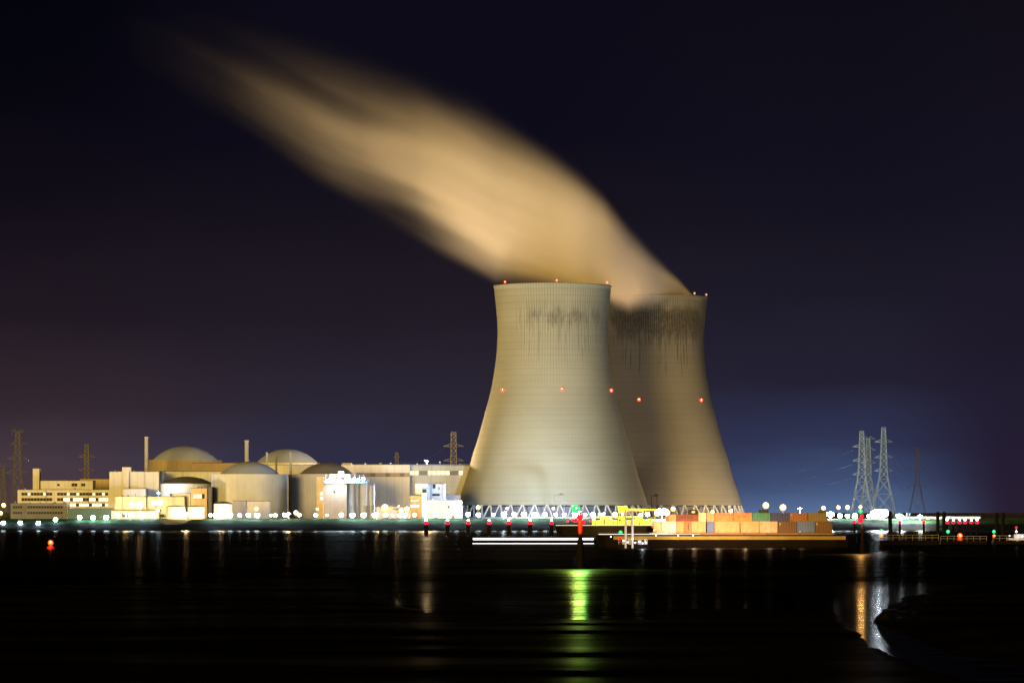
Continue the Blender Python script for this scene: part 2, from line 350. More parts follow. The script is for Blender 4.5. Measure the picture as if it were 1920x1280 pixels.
def cooling_tower(px,D,label,mat,mids,rims):
    cx=WX(px,D); t=thing('cooling_tower',label,'cooling tower',(cx,D,0),'cooling towers')
    zs=[17.3+(183.2-17.3)*i/60 for i in range(61)]
    outer=[(prof_r(z),z) for z in zs]; inner=[(prof_r(z)-1.1,z) for z in reversed(zs)]
    pr=[(outer[0][0]-1.1,zs[0])]+outer+[(outer[-1][0]+.5,183.4),(outer[-1][0]+.5,184.6),(outer[-1][0]-1.4,184.6)]+inner
    mb=MB().lathe(pr,n=160,cap=False); mb.build('shell',mat,t,smooth=False)
    for p in t.children[0].data.polygons: p.use_smooth=True
    # V-shaped legs
    n=48
    for k in range(n):
        a=2*math.pi*k/n; da=math.pi/n
        mb=MB(); R1=prof_r(17.3)-.6; R0=R1+3.6
        for s in (-1,1):
            mb.bar((R0*math.cos(a),R0*math.sin(a),GZ-1),(R1*math.cos(a+s*da*.92),R1*math.sin(a+s*da*.92),17.6),.62,6)
        mb.build('support_leg',M['concrete'],t)
    MB().lathe([(R0+1.5,GZ-1),(R0+1.5,GZ+1.1),(R0+.8,GZ+1.1),(R0+.8,GZ-1)],n=96,cap=False).build('basin_wall',M['concrete'],t)
    # fill packs seen dark between the legs
    MB().lathe([(R1-9,GZ-1),(R1-9,16.5)],n=64,cap=False).build('fill_pack',M['bluegrey'],t)
    for a,z,kind in mids:
        r=prof_r(z)+.9; lp=(r*math.sin(a),-r*math.cos(a),z)
        mk=MB().box(-.8,.8,-.5,.5,-.7,-.35).build('light_bracket',M['darksteel'],t,loc=lp)
        lamp_part('aviation_light',(0,0,.35),1.35,M['e_redair'],mk)
    for a,kind in rims:
        r=44.6; lp=(r*math.sin(a),-r*math.cos(a),184.6)
        mk=MB().bar((0,0,0),(0,0,.9),.15).build('light_bracket',M['darksteel'],t,loc=lp)
        lamp_part('aviation_light',(0,0,1.5),.8,M['e_orange'] if kind=='o' else M['e_redair'],mk)
    return t
D1,D2=3000.,3158.
TM1=tower_mat('front_tower_concrete',158,30,-.70,1.25,.47)
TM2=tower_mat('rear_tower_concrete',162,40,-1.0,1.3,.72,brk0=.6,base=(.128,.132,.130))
def ang(px,pc,R,D): return math.asin(max(-1,min(1,(px-pc)*D/F/R)))
zm=WZ(731,D1-40)
cooling_tower(1036,D1,'pale concrete cooling tower standing in front, faint soot streaks below its rim',TM1,
   [(ang(944,1036,prof_r(zm),D1),zm,'r'),(ang(1052,1036,prof_r(zm),D1),zm,'r'),(ang(1144.5,1036,prof_r(zm)+.6,D1),zm,'r')],
   [(ang(947,1036,44.6,D1),'o'),(.06,'r'),(ang(1137,1036,44.6,D1),'r')])
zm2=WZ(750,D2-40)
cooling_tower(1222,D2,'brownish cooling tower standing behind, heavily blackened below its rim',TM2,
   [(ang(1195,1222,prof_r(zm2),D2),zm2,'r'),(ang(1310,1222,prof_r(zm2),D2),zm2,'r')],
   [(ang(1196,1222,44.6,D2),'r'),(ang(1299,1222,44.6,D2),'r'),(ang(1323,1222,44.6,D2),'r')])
# ------------------------------------------------------------------ steam plume (volume, sheared with the wind)
PD=3075.
def plume():
    T=[(250,-60),(400,-5),(520,33),(640,75),(780,122),(900,188),(1020,266),(1130,362),(1200,430),(1250,480),(1290,520),(1318,545),(1330,575)]
    B=[(250,165),(400,245),(520,338),(600,392),(680,430),(760,464),(850,505),(900,535),(932,552),(1135,560),(1150,600),(1215,596),(1250,570),(1272,554),(1330,557)]
    X0,X1=WX(230,PD),WX(1330,PD); Z0,Z1=150.,470.
    def fn(pts,px): return WZ(interp(pts,px),PD)
    def yc(px): return interp([(250,3020),(700,3020),(930,3003),(1100,3015),(1180,3105),(1250,3150),(1330,3158)],px)
    def yw(px): return interp([(250,150),(600,110),(850,62),(930,42),(1040,44),(1140,75),(1200,72),(1260,42),(1330,30)],px)
    # closed domain mesh
    mb=MB(); n=56; m=20; vs=[]
    for i in range(n+1):
        px=230+(1100)*i/n; t=fn(T,px); b=fn(B,px); c=(t+b)/2; h=(t-b)/2*1.0; y0=yc(px); yw_=yw(px)
        for k in range(m):
            a=2*math.pi*k/m; cs,sn=math.cos(a),math.sin(a)
            # superellipse
            u=math.copysign(abs(cs)**.6,cs); v=math.copysign(abs(sn)**.6,sn)
            vs.append((WX(px,PD),y0+yw_*u,c+max(h,.5)*v))
    fs=[(i*m+k,i*m+(k+1)%m,(i+1)*m+(k+1)%m,(i+1)*m+k) for i in range(n) for k in range(m)]
    fs+=[tuple(range(m-1,-1,-1)),tuple(n*m+k for k in range(m))]
    mb.add(vs,fs)
    mt,nt,out=newmat('steam'); tc=N(nt,'ShaderNodeTexCoord'); sep=N(nt,'ShaderNodeSeparateXYZ'); nt.links.new(tc.outputs['Object'],sep.inputs[0])
    x,y,z=sep.outputs
    u=mth(nt,'DIVIDE',mth(nt,'SUBTRACT',x,X0),X1-X0)
    def curve(pf,lo,hi,k=22):
        r=N(nt,'ShaderNodeFloatCurve'); cv=r.mapping.curves[0]
        pts=[(i/k,(pf(230+1100*i/k)-lo)/(hi-lo)) for i in range(k+1)]
        cv.points[0].location=pts[0]; cv.points[1].location=pts[-1]
        for p in pts[1:-1]: cv.points.new(*p)
        for p in cv.points: p.handle_type='VECTOR'
        r.mapping.update(); nt.links.new(u,r.inputs['Value'])
        return mth(nt,'ADD',mth(nt,'MULTIPLY',r.outputs[0],hi-lo),lo)
    zt=curve(lambda p:fn(T,p),150,560); zb=curve(lambda p:fn(B,p),150,560)
    cy=curve(yc,2900,3300); wy=curve(yw,0,200)
    v=mth(nt,'DIVIDE',mth(nt,'SUBTRACT',z,zb),mth(nt,'MAXIMUM',mth(nt,'SUBTRACT',zt,zb),2))
    d=mth(nt,'DIVIDE',mth(nt,'ABSOLUTE',mth(nt,'SUBTRACT',y,cy)),wy)
    cb=N(nt,'ShaderNodeCombineXYZ'); nt.links.new(mth(nt,'MULTIPLY',u,2.3),cb.inputs[0]); nt.links.new(mth(nt,'MULTIPLY',v,3.6),cb.inputs[1]); nt.links.new(mth(nt,'MULTIPLY',d,.9),cb.inputs[2])
    s1=noise(nt,cb.outputs[0],1.3,3,.55)
    cb2=N(nt,'ShaderNodeCombineXYZ'); nt.links.new(mth(nt,'MULTIPLY',u,1.4),cb2.inputs[0]); nt.links.new(mth(nt,'MULTIPLY',v,9),cb2.inputs[1]); nt.links.new(mth(nt,'MULTIPLY',d,2),cb2.inputs[2])
    s2=noise(nt,cb2.outputs[0],1.1,2,.5)
    left=mrange(nt,u,.95,.25)                                   # 1 far downwind
    vv=mth(nt,'ADD',v,mth(nt,'MULTIPLY',mth(nt,'SUBTRACT',s1,.5),mth(nt,'ADD',.05,mth(nt,'MULTIPLY',left,.35))))
    ramp=mth(nt,'MULTIPLY',mrange(nt,vv,mth(nt,'MULTIPLY',left,.02),mth(nt,'ADD',.06,mth(nt,'ADD',mth(nt,'MULTIPLY',left,.44),mrange(nt,u,.80,.90,0,.30)))),mrange(nt,vv,.99,mth(nt,'SUBTRACT',.60,mth(nt,'MULTIPLY',left,.10))))
    ramp=mth(nt,'MULTIPLY',ramp,mrange(nt,d,1.0,.55))
    dens=curve(lambda p:interp([(230,0),(330,.00003),(450,.00017),(560,.0011),(680,.0038),(780,.009),(900,.028),(1020,.036),(1180,.046),(1330,.06)],p),0,.08)
    st=mrange(nt,mth(nt,'ADD',mth(nt,'MULTIPLY',s1,.55),mth(nt,'MULTIPLY',s2,.45)),.33,.68,.12,1.75,'LINEAR')
    notch=mth(nt,'MULTIPLY',mrange(nt,mth(nt,'ABSOLUTE',mth(nt,'SUBTRACT',vv,.62)),.13,.0),mth(nt,'MULTIPLY',mrange(nt,u,.62,.40),.8))
    st=mth(nt,'MULTIPLY',st,mth(nt,'SUBTRACT',1,notch)); st=mth(nt,'MULTIPLY',st,mrange(nt,vv,.95,.40,.45,1.25))
    stm=mth(nt,'ADD',mth(nt,'MULTIPLY',st,left),mth(nt,'SUBTRACT',1,left))
    dd=mth(nt,'MULTIPLY',mth(nt,'MULTIPLY',mth(nt,'POWER',ramp,2.0),dens),stm)
    pv=N(nt,'ShaderNodeVolumePrincipled'); pv.inputs['Color'].default_value=(.985,.975,.96,1); pv.inputs['Anisotropy'].default_value=0
    nt.links.new(dd,pv.inputs['Density']); nt.links.new(pv.outputs[0],out.inputs['Volume'])
    o=mb.build('steam_plume',mt); tag(o,'wide plume of orange-lit steam drifting left from both cooling towers','steam plume',kind='stuff')
    return o
plume()
sc.cycles.volume_step_rate=.12; sc.cycles.volume_max_steps=192; sc.cycles.volume_bounces=4
sc.cycles.max_bounces=6; sc.cycles.diffuse_bounces=2; sc.cycles.glossy_bounces=2; sc.cycles.transmission_bounces=2
sc.cycles.use_denoising=True; sc.cycles.sample_clamp_indirect=4; sc.cycles.use_light_tree=True
# ------------------------------------------------------------------ buildings
def rb(mb,px0,px1,py0,py1,D,dep,off=0.):
    z1=WZ(py0,D); z0=WZ(py1,D) if py1 is not None else GZ-.6
    return mb.box(WX(px0,D),WX(px1,D),D+off,D+off+dep,z0,z1)
def part(name,mat,parent,px0,px1,py0,py1,D,dep,off=0.,smooth=False):
    o=rb(MB(),px0,px1,py0,py1,D,dep,off).build(name,mat,parent,smooth); return o
def building(name,label,cat,px0,px1,py0,py1,D,dep,mat,wins=(),roof=True,group=None):
    """wall box (+ thin roof slab) with windows; wins = (x0,x1,y0,y1,count,material[,frame])"""
    t=thing(name,label,cat,(0,0,0),group)
    wl=part('wall',mat,t,px0,px1,py0,py1,D,dep)
    if roof: part('roof',M['roofdark'],t,px0-.4,px1+.4,py0-.9,py0,D,dep+.6,-.25)
    for wn in wins:
        x0,x1,y0,y1,n,m=wn; wd=(x1-x0)/n
        for k in range(n):
            a=x0+wd*k+wd*.1; b=x0+wd*(k+1)-wd*.1
            mm=m if not isinstance(m,(list,tuple)) else m[k%len(m)]
            fr=MB(); X0,X1,Z0,Z1=WX(a,D),WX(b,D),WZ(y1,D),WZ(y0,D); e=.18
            for q in ((X0-e,X0,Z0-e,Z1+e),(X1,X1+e,Z0-e,Z1+e),(X0,X1,Z0-e,Z0),(X0,X1,Z1,Z1+e)): fr.box(q[0],q[1],D-.16,D+.05,q[2],q[3])
            fo=fr.build('window',M['darkgrey'],t)
            MB().box(X0,X1,D-.08,D+.04,Z0,Z1).build('pane',mm,fo)
    return t
G=M['glass']; W=M['e_win']; WW=M['e_winw']
# left offices
b=building('office_building','long cream office block with rows of lit ribbon windows, left end of the plant','office building',33,205,918,None,2960,40,M['cream'],
   [(40,98,923.5,928,10,[G,G,W,G,G]),(107,203,923.5,928,16,[G,G,G,W,G,G,W,G]),(40,98,933.5,938.5,10,[G,G,G,G,G]),(107,203,933.5,938.5,16,[G,G,WW,WW,G,WW,WW,WW]),(130,203,944,948.5,12,[WW,WW,G,WW])])
building('office_tower','narrow pale stair block rising at the left of the offices','stair block',61.5,73.5,878,None,3010,12,M['cream'])
t=building('rooftop_plant_room','low cream roof storey with small square vents above the ribbon-window offices','roof storey',76,174,901,918,2975,20,M['cream'],[(107,112,907,910.5,1,G),(134,145,906,911,2,G),(152,160,906,911,2,G)])
building('rear_hall','plain beige hall behind the left offices, left of the tall cream hall','hall',150,206,898,None,3040,50,M['ochre'])
building('waterside_office','small blue-grey office with dark windows at the far left behind the dyke','office building',20,126,943.5,None,2720,18,M['bluegrey'],
   [(24,42,948,952.5,4,G),(51,118,948,952.5,13,[G,G,G]),(24,42,959,963,4,G),(51,118,959,963,13,G)])
building('storage_shed','dark teal metal shed with lamps in front, beside the small blue-grey office','shed',127,208.5,953,None,2700,20,M['teal'])
# tall cream hall
t=building('reactor_hall','tall cream windowless hall with a square roof tab and a shadowed side wall','hall',205,298,884,None,2950,60,M['cream'])
part('roof_tab',M['cream'],t,229,245,875.5,884,2949,8); part('pilaster',M['cream'],t,231,242,884,None,2949.0,1,-1.2)
building('auxiliary_building','pale flat connecting hall between the tall cream hall and the ribbed cylinder','hall',298.3,420,884,None,2975,50,M['white'])
building('annex_box','small cream box extension halfway up the tall cream hall','annex',231,273,916,931,2925,22,M['cream'])
building('service_building','cream lower block with vertical lit slots below the box extension','service building',216,273.5,931,None,2880,30,M['cream'],[(244,268,940,950,4,[WW,W,WW,WW])])
building('service_wing','pale blue-white low wing with three lit openings next to the cream lower block','service building',274,346,931,None,2885,30,M['white'],[(284,305,938,947,3,WW)])
t=building('gatehouse_row','long single-storey white building with red-brown roof and lit doorways','single-storey building',209,297,957.5,None,2700,16,M['white'],[(214,224,960,967,1,WW),(228,240,962,969,1,G),(244,252,960,968,1,WW),(258,268,960,968,2,WW),(276,290,960,968,2,WW)],roof=False)
part('roof',M['redroof'],t,208,298.5,954.6,957.5,2700,18,-1)
# plant clutter: vents, ducts, ladders, doors
def clutter(o,px0,px1,ytop,D,n,dep=10,doors=0):
    for k in range(n):
        x=px0+(px1-px0)*(k+random.uniform(.15,.85))/n; w_=random.uniform(1.2,4.5); h=random.uniform(.9,2.8)
        if k%3==2: MB().lathe([(.35,0),(.35,h*.5),(.6,h*.5),(.6,h*.62),(.2,h*.75)],n=10).build('roof_vent',M['steel'],o,loc=(WX(x,D),D+random.uniform(1,dep*.4),WZ(ytop-.9,D)))
        else: part('roof_unit',M[random.choice(('grey','darkgrey','white'))],o,x,x+w_,ytop-.9-h,ytop-.92,D,3,1.2+random.random()*2)
    for k in range(2):
        x=px0+(px1-px0)*(.25+.5*k+random.uniform(-.1,.1)); mb=MB(); X=WX(x,D)
        for d in (0,.6): mb.bar((X+d,D-.35,GZ-.4),(X+d,D-.35,WZ(ytop,D)+.8),.07)
        for i in range(int((WZ(ytop,D)-GZ)/.9)): mb.bar((X,D-.35,GZ+.9*i),(X+.6,D-.35,GZ+.9*i),.05)
        mb.build('ladder',M['darkgrey'],o)
    for k in range(doors):
        x=px0+(px1-px0)*(k+.5+random.uniform(-.2,.2))/doors; dr=MB().box(WX(x,D),WX(x,D)+1.8,D-.1,D+.03,GZ-.5,GZ+2.3).build('door',M['darkgrey'],o)
        MB().box(WX(x,D)+1.5,WX(x,D)+1.6,D-.16,D-.09,GZ+.9,GZ+1.2).build('handle',M['steel'],dr)
def find(lab): return [o for o in COL.objects if o.get('label','').startswith(lab)][0]
clutter(find('tall cream windowless'),207,296,884,2950,5)
clutter(find('long cream office block'),35,200,918,2960,4)
clutter(find('pale flat connecting'),300,355,884,2975,3)
clutter(find('cream lower block'),217,272,931,2880,4)
clutter(find('pale blue-white low wing'),276,345,931,2885,4)
clutter(find('small blue-grey office'),22,124,943.5,2720,5,8,3)
clutter(find('dark teal metal shed'),129,206,953,2700,3,8,2)
# domes
def dome_obj(name,label,cat,pxc,hw,ytop,ybase,drumhw,drumtop,D,dmat,wmat,drumbot=None,seg=64,gp=None):
    t=thing(name,label,cat,(WX(pxc,D),D,0),gp); r=hw*D/F; zb=WZ(ybase,D-0); zt=WZ(ytop,D); h=zt-zb
    Rs=(r*r+h*h)/(2*h); pr=[]
    for i in range(15):
        rr=r*(1-i/14); pr.append((max(rr,1e-3),zb+math.sqrt(Rs*Rs-rr*rr)-(Rs-h)))
    R=drumhw*D/F; z0=GZ-.6 if drumbot is None else WZ(drumbot,D)
    MB().lathe(pr,n=seg,cap=False).build('dome_roof',dmat,t,smooth=True)
    w_=MB().lathe([(R,z0),(R,zb-.3),(R-.9,zb-.3)],n=seg,cap=False).build('drum_wall',wmat,t)
    MB().lathe([(R+.25,zb-1.0),(R+.25,zb+.05),(r-.5,zb+.05)],n=seg,cap=False).build('parapet',wmat,t)
    return t
t=dome_obj('reactor_dome','large brown reactor dome on a drum, left of the two rear domes','reactor dome',347,61,836,862.5,69,0,3060,M['domeroof'],M['brown'],gp='reactor domes')
dome_obj('reactor_dome','grey-brown reactor dome behind the two slim vent posts, right of the two rear domes','reactor dome',538,58,841.5,868,61,0,3080,M['domeroof'],M['cream'],gp='reactor domes')
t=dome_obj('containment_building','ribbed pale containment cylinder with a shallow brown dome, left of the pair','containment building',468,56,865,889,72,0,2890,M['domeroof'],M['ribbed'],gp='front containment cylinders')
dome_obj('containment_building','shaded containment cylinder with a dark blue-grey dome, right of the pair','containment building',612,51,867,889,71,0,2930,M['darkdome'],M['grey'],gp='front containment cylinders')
building('bridge_block','brown raised block right of the large brown reactor dome','block',360,470,868,None,3030,20,M['brown'])
building('dome_link_building','cream block with a flat top behind the shallow brown dome','block',484,600,871.5,None,3020,24,M['cream'])
# low cone tank and friends
def tank(name,label,pxc,hw,ytop,yeave,D,wm,rm,ridge=.8,gp=None):
    t=thing(name,label,'tank',(WX(pxc,D),D,0),gp); R=hw*D/F; ze=WZ(yeave,D); zt=WZ(ytop,D)
    MB().lathe([(R,GZ-.6),(R,ze)],n=40,cap=False).build('tank_wall',wm,t)
    MB().lathe([(R+.4,ze-.35),(R+.4,ze),(R*.6,ze+(zt-ze)*.72),(R*.25,ze+(zt-ze)*.96),(.001,zt)],n=40,cap=False).build('tank_roof',rm,t,smooth=False)
    return t
tank('storage_tank','wide white tank with a dark cone roof in front of the pale connecting hall',350,49,893,906,2930,M['white'],M['roofdark'])
tank('storage_tank','small brightly lit cream tank, left of the two beside the slipway',330,17.5,947,949.5,2700,M['cream'],M['brown'],gp='small lit tanks')
tank('storage_tank','small brightly lit cream tank, right of the two beside the slipway',368,16.5,947,949.5,2704,M['cream'],M['brown'],gp='small lit tanks')
tank('storage_tank','small cream tank with a dark pointed roof before the ribbed containment cylinder',418,17,939.5,943.5,2705,M['cream'],M['roofdark'])
building('pump_house','plain blue-grey box beside the small tank with the pointed roof','pump house',436.5,461,939,None,2745,12,M['grey'])
building('wide_extension','low pale extension at the foot of the ribbed containment cylinder','annex',461.3,505,939.5,None,2800,16,M['cream'])
t=building('equipment_building','yellow-lit block with roof fans left of the ribbed containment cylinder','equipment building',358,388,915,None,2860,20,M['ochre'],[(362,384,926,934,4,[W,W,W,G])])
for k,x in enumerate((370,376,384)): part('roof_fan',M['darkgrey'],t,x,x+4,912,915-.95,2862,3)
building('cable_tower','dark narrow block squeezed between the fan-roofed block and the ribbed cylinder','block',388.5,396.5,913,None,2862,18,M['darkgrey'])
building('switch_room','white windowless wing under the cone roof tank, dark gap along its base','wing',318,357,925,None,2890,16,M['white'])
# chimneys / posts
def stack(name,label,cat,pxc,wd,ytop,ybot,D,mat,cap=True,gp=None):
    t=thing(name,label,cat,(WX(pxc,D),D,0),gp); r=wd/2*D/F; z0=WZ(ybot,D) if ybot else GZ-.5; z1=WZ(ytop,D)
    MB().lathe([(r*1.0,z0),(r*.62,z0+(z1-z0)*.0),(r*.62,z0+(z1-z0)*.38),(r,z0+(z1-z0)*.52),(r,z1)],n=16,cap=True).build('flue',mat,t)
    MB().lathe([(r*1.12,z1-.9),(r*1.12,z1+.2),(r*.7,z1+.2),(r*.7,z1-.9)],n=16,cap=False).build('rim',mat,t)
    MB().lathe([(r*1.12,z0+(z1-z0)*.70),(r*1.12,z0+(z1-z0)*.715)],n=16,cap=True).build('band',M['grey'],t)
    return t
stack('chimney','tall slim pale chimney beside the large brown dome','chimney',274.5,7,819,None,2990,M['concrete'])
stack('chimney','pale chimney between the two rear reactor domes','chimney',462.5,7.2,825.5,None,2990,M['concrete'])
stack('vent_post','thin vent post left of the pair before the right reactor dome','vent pipe',500.5,4,848,None,2975,M['domeroof'],gp='thin vent posts')
stack('vent_post','dark thin vent post between the two paler ones before the right reactor dome','vent pipe',518,4,853,None,2976,M['darkdome'],gp='thin vent posts')
stack('vent_post','thin vent post right of the pair before the right reactor dome','vent pipe',545,4,848,None,2977,M['domeroof'],gp='thin vent posts')
# grey block with lit top platform
t=building('filter_building','brown-grey concrete block with a dazzling white-lit roof platform','block',607,650,905,None,2800,24,M['brown'],[(625,629,920,923.5,1,G)])
building('lift_shaft','narrow ochre-lit strip block with two wall lamps, left of the brown-grey block','lift shaft',593.5,606.6,893,None,2850,16,M['ochre'])
t=thing('roof_platform','steel platform of white floodlights on top of the brown-grey concrete block','platform')
part('deck',M['steel'],t,608,688,903.4,905,2796,30)
part('mast_house',M['white'],t,634,645,883,889,2802,6); part('upper_deck',M['white'],t,619,655,889,893.5,2800,14)
for k in range(9):
    x=611+k*9; MB().bar(P(x,903.4,2799),P(x,889,2799),.18).build('post',M['steel'],t)
for x,y,r in ((613,902,1.1),(621,899,1.6),(628,902.5,1.2),(636,900,1.5),(642,903,1.2),(650,899,1.5),(657,901,1.3),(664,898,1.1),(672,899,.9),(681,897.5,1.0),(622,891.5,1.1),(640,891,.9)):
    lamp_part('floodlight',P(x,y,2794.5),r,M['e_white'],t)
def silo(label,pxc,hw,yt,D,m=M['concrete']):
    t=thing('silo',label,'silo',(WX(pxc,D),D,0),'grey silos'); r=hw*D/F; zt=WZ(yt,D)
    MB().lathe([(r,GZ-.5),(r,zt)],n=28).build('silo_wall',m,t,smooth=False)
    MB().lathe([(r+.25,zt-.5),(r+.25,zt+.4),(r-.6,zt+.4)],n=28,cap=False).build('rim',M['steel'],t)
silo('pale narrow silo touching the brown-grey concrete block',657,6.5,905.5,2810,M['white'])
silo('wide grey silo in the middle of the three',680,9.5,901,2812)
silo('short pale silo at the right end of the three',697,6,908,2815)
for x in (669,691):
    t=thing('pipe_riser','dark vertical pipe '+('left' if x<680 else 'right')+' of the wide grey silo','pipe',(WX(x,2805),2805,0),'dark riser pipes')
    MB().bar((0,0,GZ-.5),(0,0,WZ(899,2805)),.9,10).build('pipe',M['darkgrey'],t); MB().bar((0,0,WZ(900,2805)),(0,1.2,WZ(900,2805)),.5,8).build('elbow',M['darkgrey'],t)
# turbine hall
Dh=3000
t=thing('turbine_hall','very long cream turbine hall with a ribbon of windows, running behind the front cooling tower','turbine hall')
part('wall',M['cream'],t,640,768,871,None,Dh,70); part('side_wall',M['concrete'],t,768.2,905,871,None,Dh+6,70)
part('roof',M['roofdark'],t,639.5,906,869.8,871,Dh,78,-.4); part('roof_house',M['cream'],t,641,658,868,869.8,Dh+6,20)
lit=[0]*11+[0,0]; 
for k in range(11):
    a=668+k*9.1; X0,X1,Z0,Z1=WX(a,Dh),WX(a+8.2,Dh),WZ(893,Dh),WZ(886.5,Dh)
    fo=MB().box(X0-.2,X1+.2,Dh-.14,Dh+.05,Z0-.2,Z0).box(X0-.2,X1+.2,Dh-.14,Dh+.05,Z1,Z1+.2).box(X0-.2,X0,Dh-.14,Dh+.05,Z0,Z1).box(X1,X1+.2,Dh-.14,Dh+.05,Z0,Z1).build('window',M['brown'],t)
    MB().box(X0,X1,Dh-.06,Dh+.04,Z0,Z1).build('pane',M['brown'] if k%3 else M['darkdome'],fo)
pat=[1,1,0,0,1,1,1,1,1,0,0,1]
for k in range(12):
    a=769+k*8.3; D_=Dh+6; X0,X1,Z0,Z1=WX(a,D_),WX(a+7.4,D_),WZ(890,D_),WZ(882.5,D_)
    fo=MB().box(X0-.2,X1+.2,D_-.14,D_+.05,Z0-.2,Z0).box(X0-.2,X1+.2,D_-.14,D_+.05,Z1,Z1+.2).box(X0-.2,X0,D_-.14,D_+.05,Z0,Z1).box(X1,X1+.2,D_-.14,D_+.05,Z0,Z1).build('window',M['darkgrey'],t)
    MB().box(X0,X1,D_-.06,D_+.04,Z0,Z1).build('pane',W if pat[k] else M['darkdome'],fo)
building('yellow_office','yellow-lit stepped office with orange walls before the turbine hall','office building',768,800.5,929,None,2880,20,M['ochre'],[(770,786,936,940,3,W),(770,786,946,950,3,WW)])
building('yellow_head_house','bright yellow head block above the yellow-lit stepped office','head house',779,800.6,906,929,2886,14,M['cream'])
t=building('stair_tower','slim stair tower with glowing white glass beside the yellow office','stair tower',790.5,800.8,915,None,2872,6,M['steel'],[(791.5,800,917,923,1,M['glass'])])
for k in range(7):
    y=924+k*6.2; part('stair_glazing',M['e_stair'],t,791.8,799.8,y,y+5.2,2871.7,.2)
building('grey_annex','grey annex with dark slots to the right of the glowing stair tower','annex',801,835.5,907,None,2900,24,M['concrete'],[(811,817,907.8,915,1,G),(822,824,913,917,1,G),(809,826,925.5,929,1,G)])
building('lean_to','dark low roofed shed between the grey annex and the front cooling tower','shed',835.8,863,928,None,2915,14,M['darkdome'])
building('low_workshop','long low cream workshop between the stair tower and the front cooling tower','workshop',801.2,866,937.5,None,2860,18,M['cream'],[(840,843,948,952,1,G)])
building('low_store','low yellowish store behind the big yellow floodlight','store',706,768,949.5,None,2800,14,M['cream'],[(735,748,953,955,1,G)])
# wall lamps on lift shaft
for y,nm in ((925,'upper'),(934,'lower')):
    t=thing('wall_lamp',nm+' round white wall lamp on the ochre strip block','wall lamp',P(603,y,2848.8),'wall lamps on the lift shaft')
    MB().box(-.3,.3,0,1.15,-.2,.2).build('bracket',M['darksteel'],t); lamp_part('bloom_bulb',(0,-.4,0),.95,M['e_winw'],t)
clutter(find('grey annex with dark'),802,834,907,2900,2); clutter(find('long low cream workshop'),804,862,937.5,2860,4,8,2); clutter(find('low yellowish store'),708,764,949.5,2800,3,8,2)
clutter(find('very long cream turbine'),660,880,870.7,3002,7)
# ------------------------------------------------------------------ lattice pylons and wires
def pylon(label,px,D,ytop,ybase,wtop,wbase,kneefrac,mat,arms,armw,th=.22):
    t=thing('pylon',label,'pylon',(WX(px,D),D,0),'lattice pylons'); k=D/F
    z0=GZ-.3; z1=WZ(ytop,D); hgt=z1-z0; wt=wtop*k/2; wb=wbase*k/2; wk=wt*1.9 if wbase>2*wtop else (wt+wb)/2
    def hw(f): return wb+(wk-wb)*(f/kneefrac) if f<kneefrac else wk+(wt-wk)*((f-kneefrac)/(1-kneefrac))
    fr=[0]; 
    while fr[-1]<1: 
        fr.append(min(1,fr[-1]+max(hw(fr[-1])*2.0/hgt,.035)))
    if fr[-1]-fr[-2]<.02: fr.pop(-2)
    mb=MB()
    c=lambda f,sx,sy:(sx*hw(f),sy*hw(f),z0+hgt*f)
    for a,b in zip(fr,fr[1:]):
        for sx,sy in ((1,1),(1,-1),(-1,1),(-1,-1)): mb.bar(c(a,sx,sy),c(b,sx,sy),th*1.3)
        for (p,q) in (((1,-1),(-1,-1)),((1,1),(-1,1)),((1,1),(1,-1)),((-1,1),(-1,-1))):
            mb.bar(c(a,*p),c(b,*q),th*.8); mb.bar(c(a,*q),c(b,*p),th*.8); mb.bar(c(b,*p),c(b,*q),th*.8)
    mb.build('lattice_mast',mat,t)
    tips=[]
    for ya,s in arms:
        z=WZ(ya,D); f=(z-z0)/hgt; h=hw(min(max(f,0),1)); L=armw*k*s
        for sx in (-1,1):
            mb=MB()
            for sy in (-1,1): mb.bar((sx*h,sy*h,z),(sx*L,0,z+.3),th); mb.bar((sx*h,sy*h,z+2.2),(sx*L,0,z+.3),th)
            mb.bar((sx*(h+L)/2,0,z),(sx*(h+L)/2,0,z+1.2),th*.7)
            ao=mb.build('cross_arm',mat,t)
            MB().bar((sx*L,0,z+.2),(sx*L,0,z-2.4),.14,6).build('insulator',M['glass'],ao)
            tips.append(Vector((WX(px,D)+sx*L,D,z-2.4)))
    return tips
ta=pylon('tall pylon right of the pair above the brightest white floodlight',1657,3050,801,None,7,46,.48,M['steel'],[(829,1.),(858,1.),(883,1.05)],17)
tb=pylon('tall pylon left of the pair above the brightest white floodlight',1616,3060,808,None,7,42,.48,M['steel'],[(838,1.),(864,1.),(890,1.05)],17)
tcx=pylon('pylon half hidden just behind the left pylon of the bright pair',1628,3300,821,None,6,34,.5,M['steel'],[(823,1.),(844,1.),(868,1.)],14,.15)
td=pylon('faint distant pylon to the right of the bright pair',1720,3900,840,None,4,32,.5,M['rust'],[(875,1.),(912,1.2)],14,.12)
te=pylon('wide tall pylon near the left edge of the picture',33.5,3300,808,None,8,26,.45,M['rust'],[(809,.9),(833,1.1),(860,1.5),(886,1.7)],13,.17)
tf=pylon('short pylon cut by the left edge of the picture',6,3200,873,None,6,14,.5,M['rust'],[(874,1.2),(897,1.2)],8,.17)
tg=pylon('slim mast pylon standing behind the roof storey of the left offices',163,3150,833,None,7,12,.5,M['rust'],[(857,1.),(882,1.)],16,.24)
th_=pylon('slim reddish pylon behind the turbine hall, close to the front cooling tower',850.5,3150,810,None,9,13,.5,M['rust'],[(837,1.),(864,1.)],19,.26)
ti=pylon('tiny pylon tip showing over the turbine hall roof',744,3500,848,None,5,10,.5,M['rust'],[(858,1.)],6,.2)
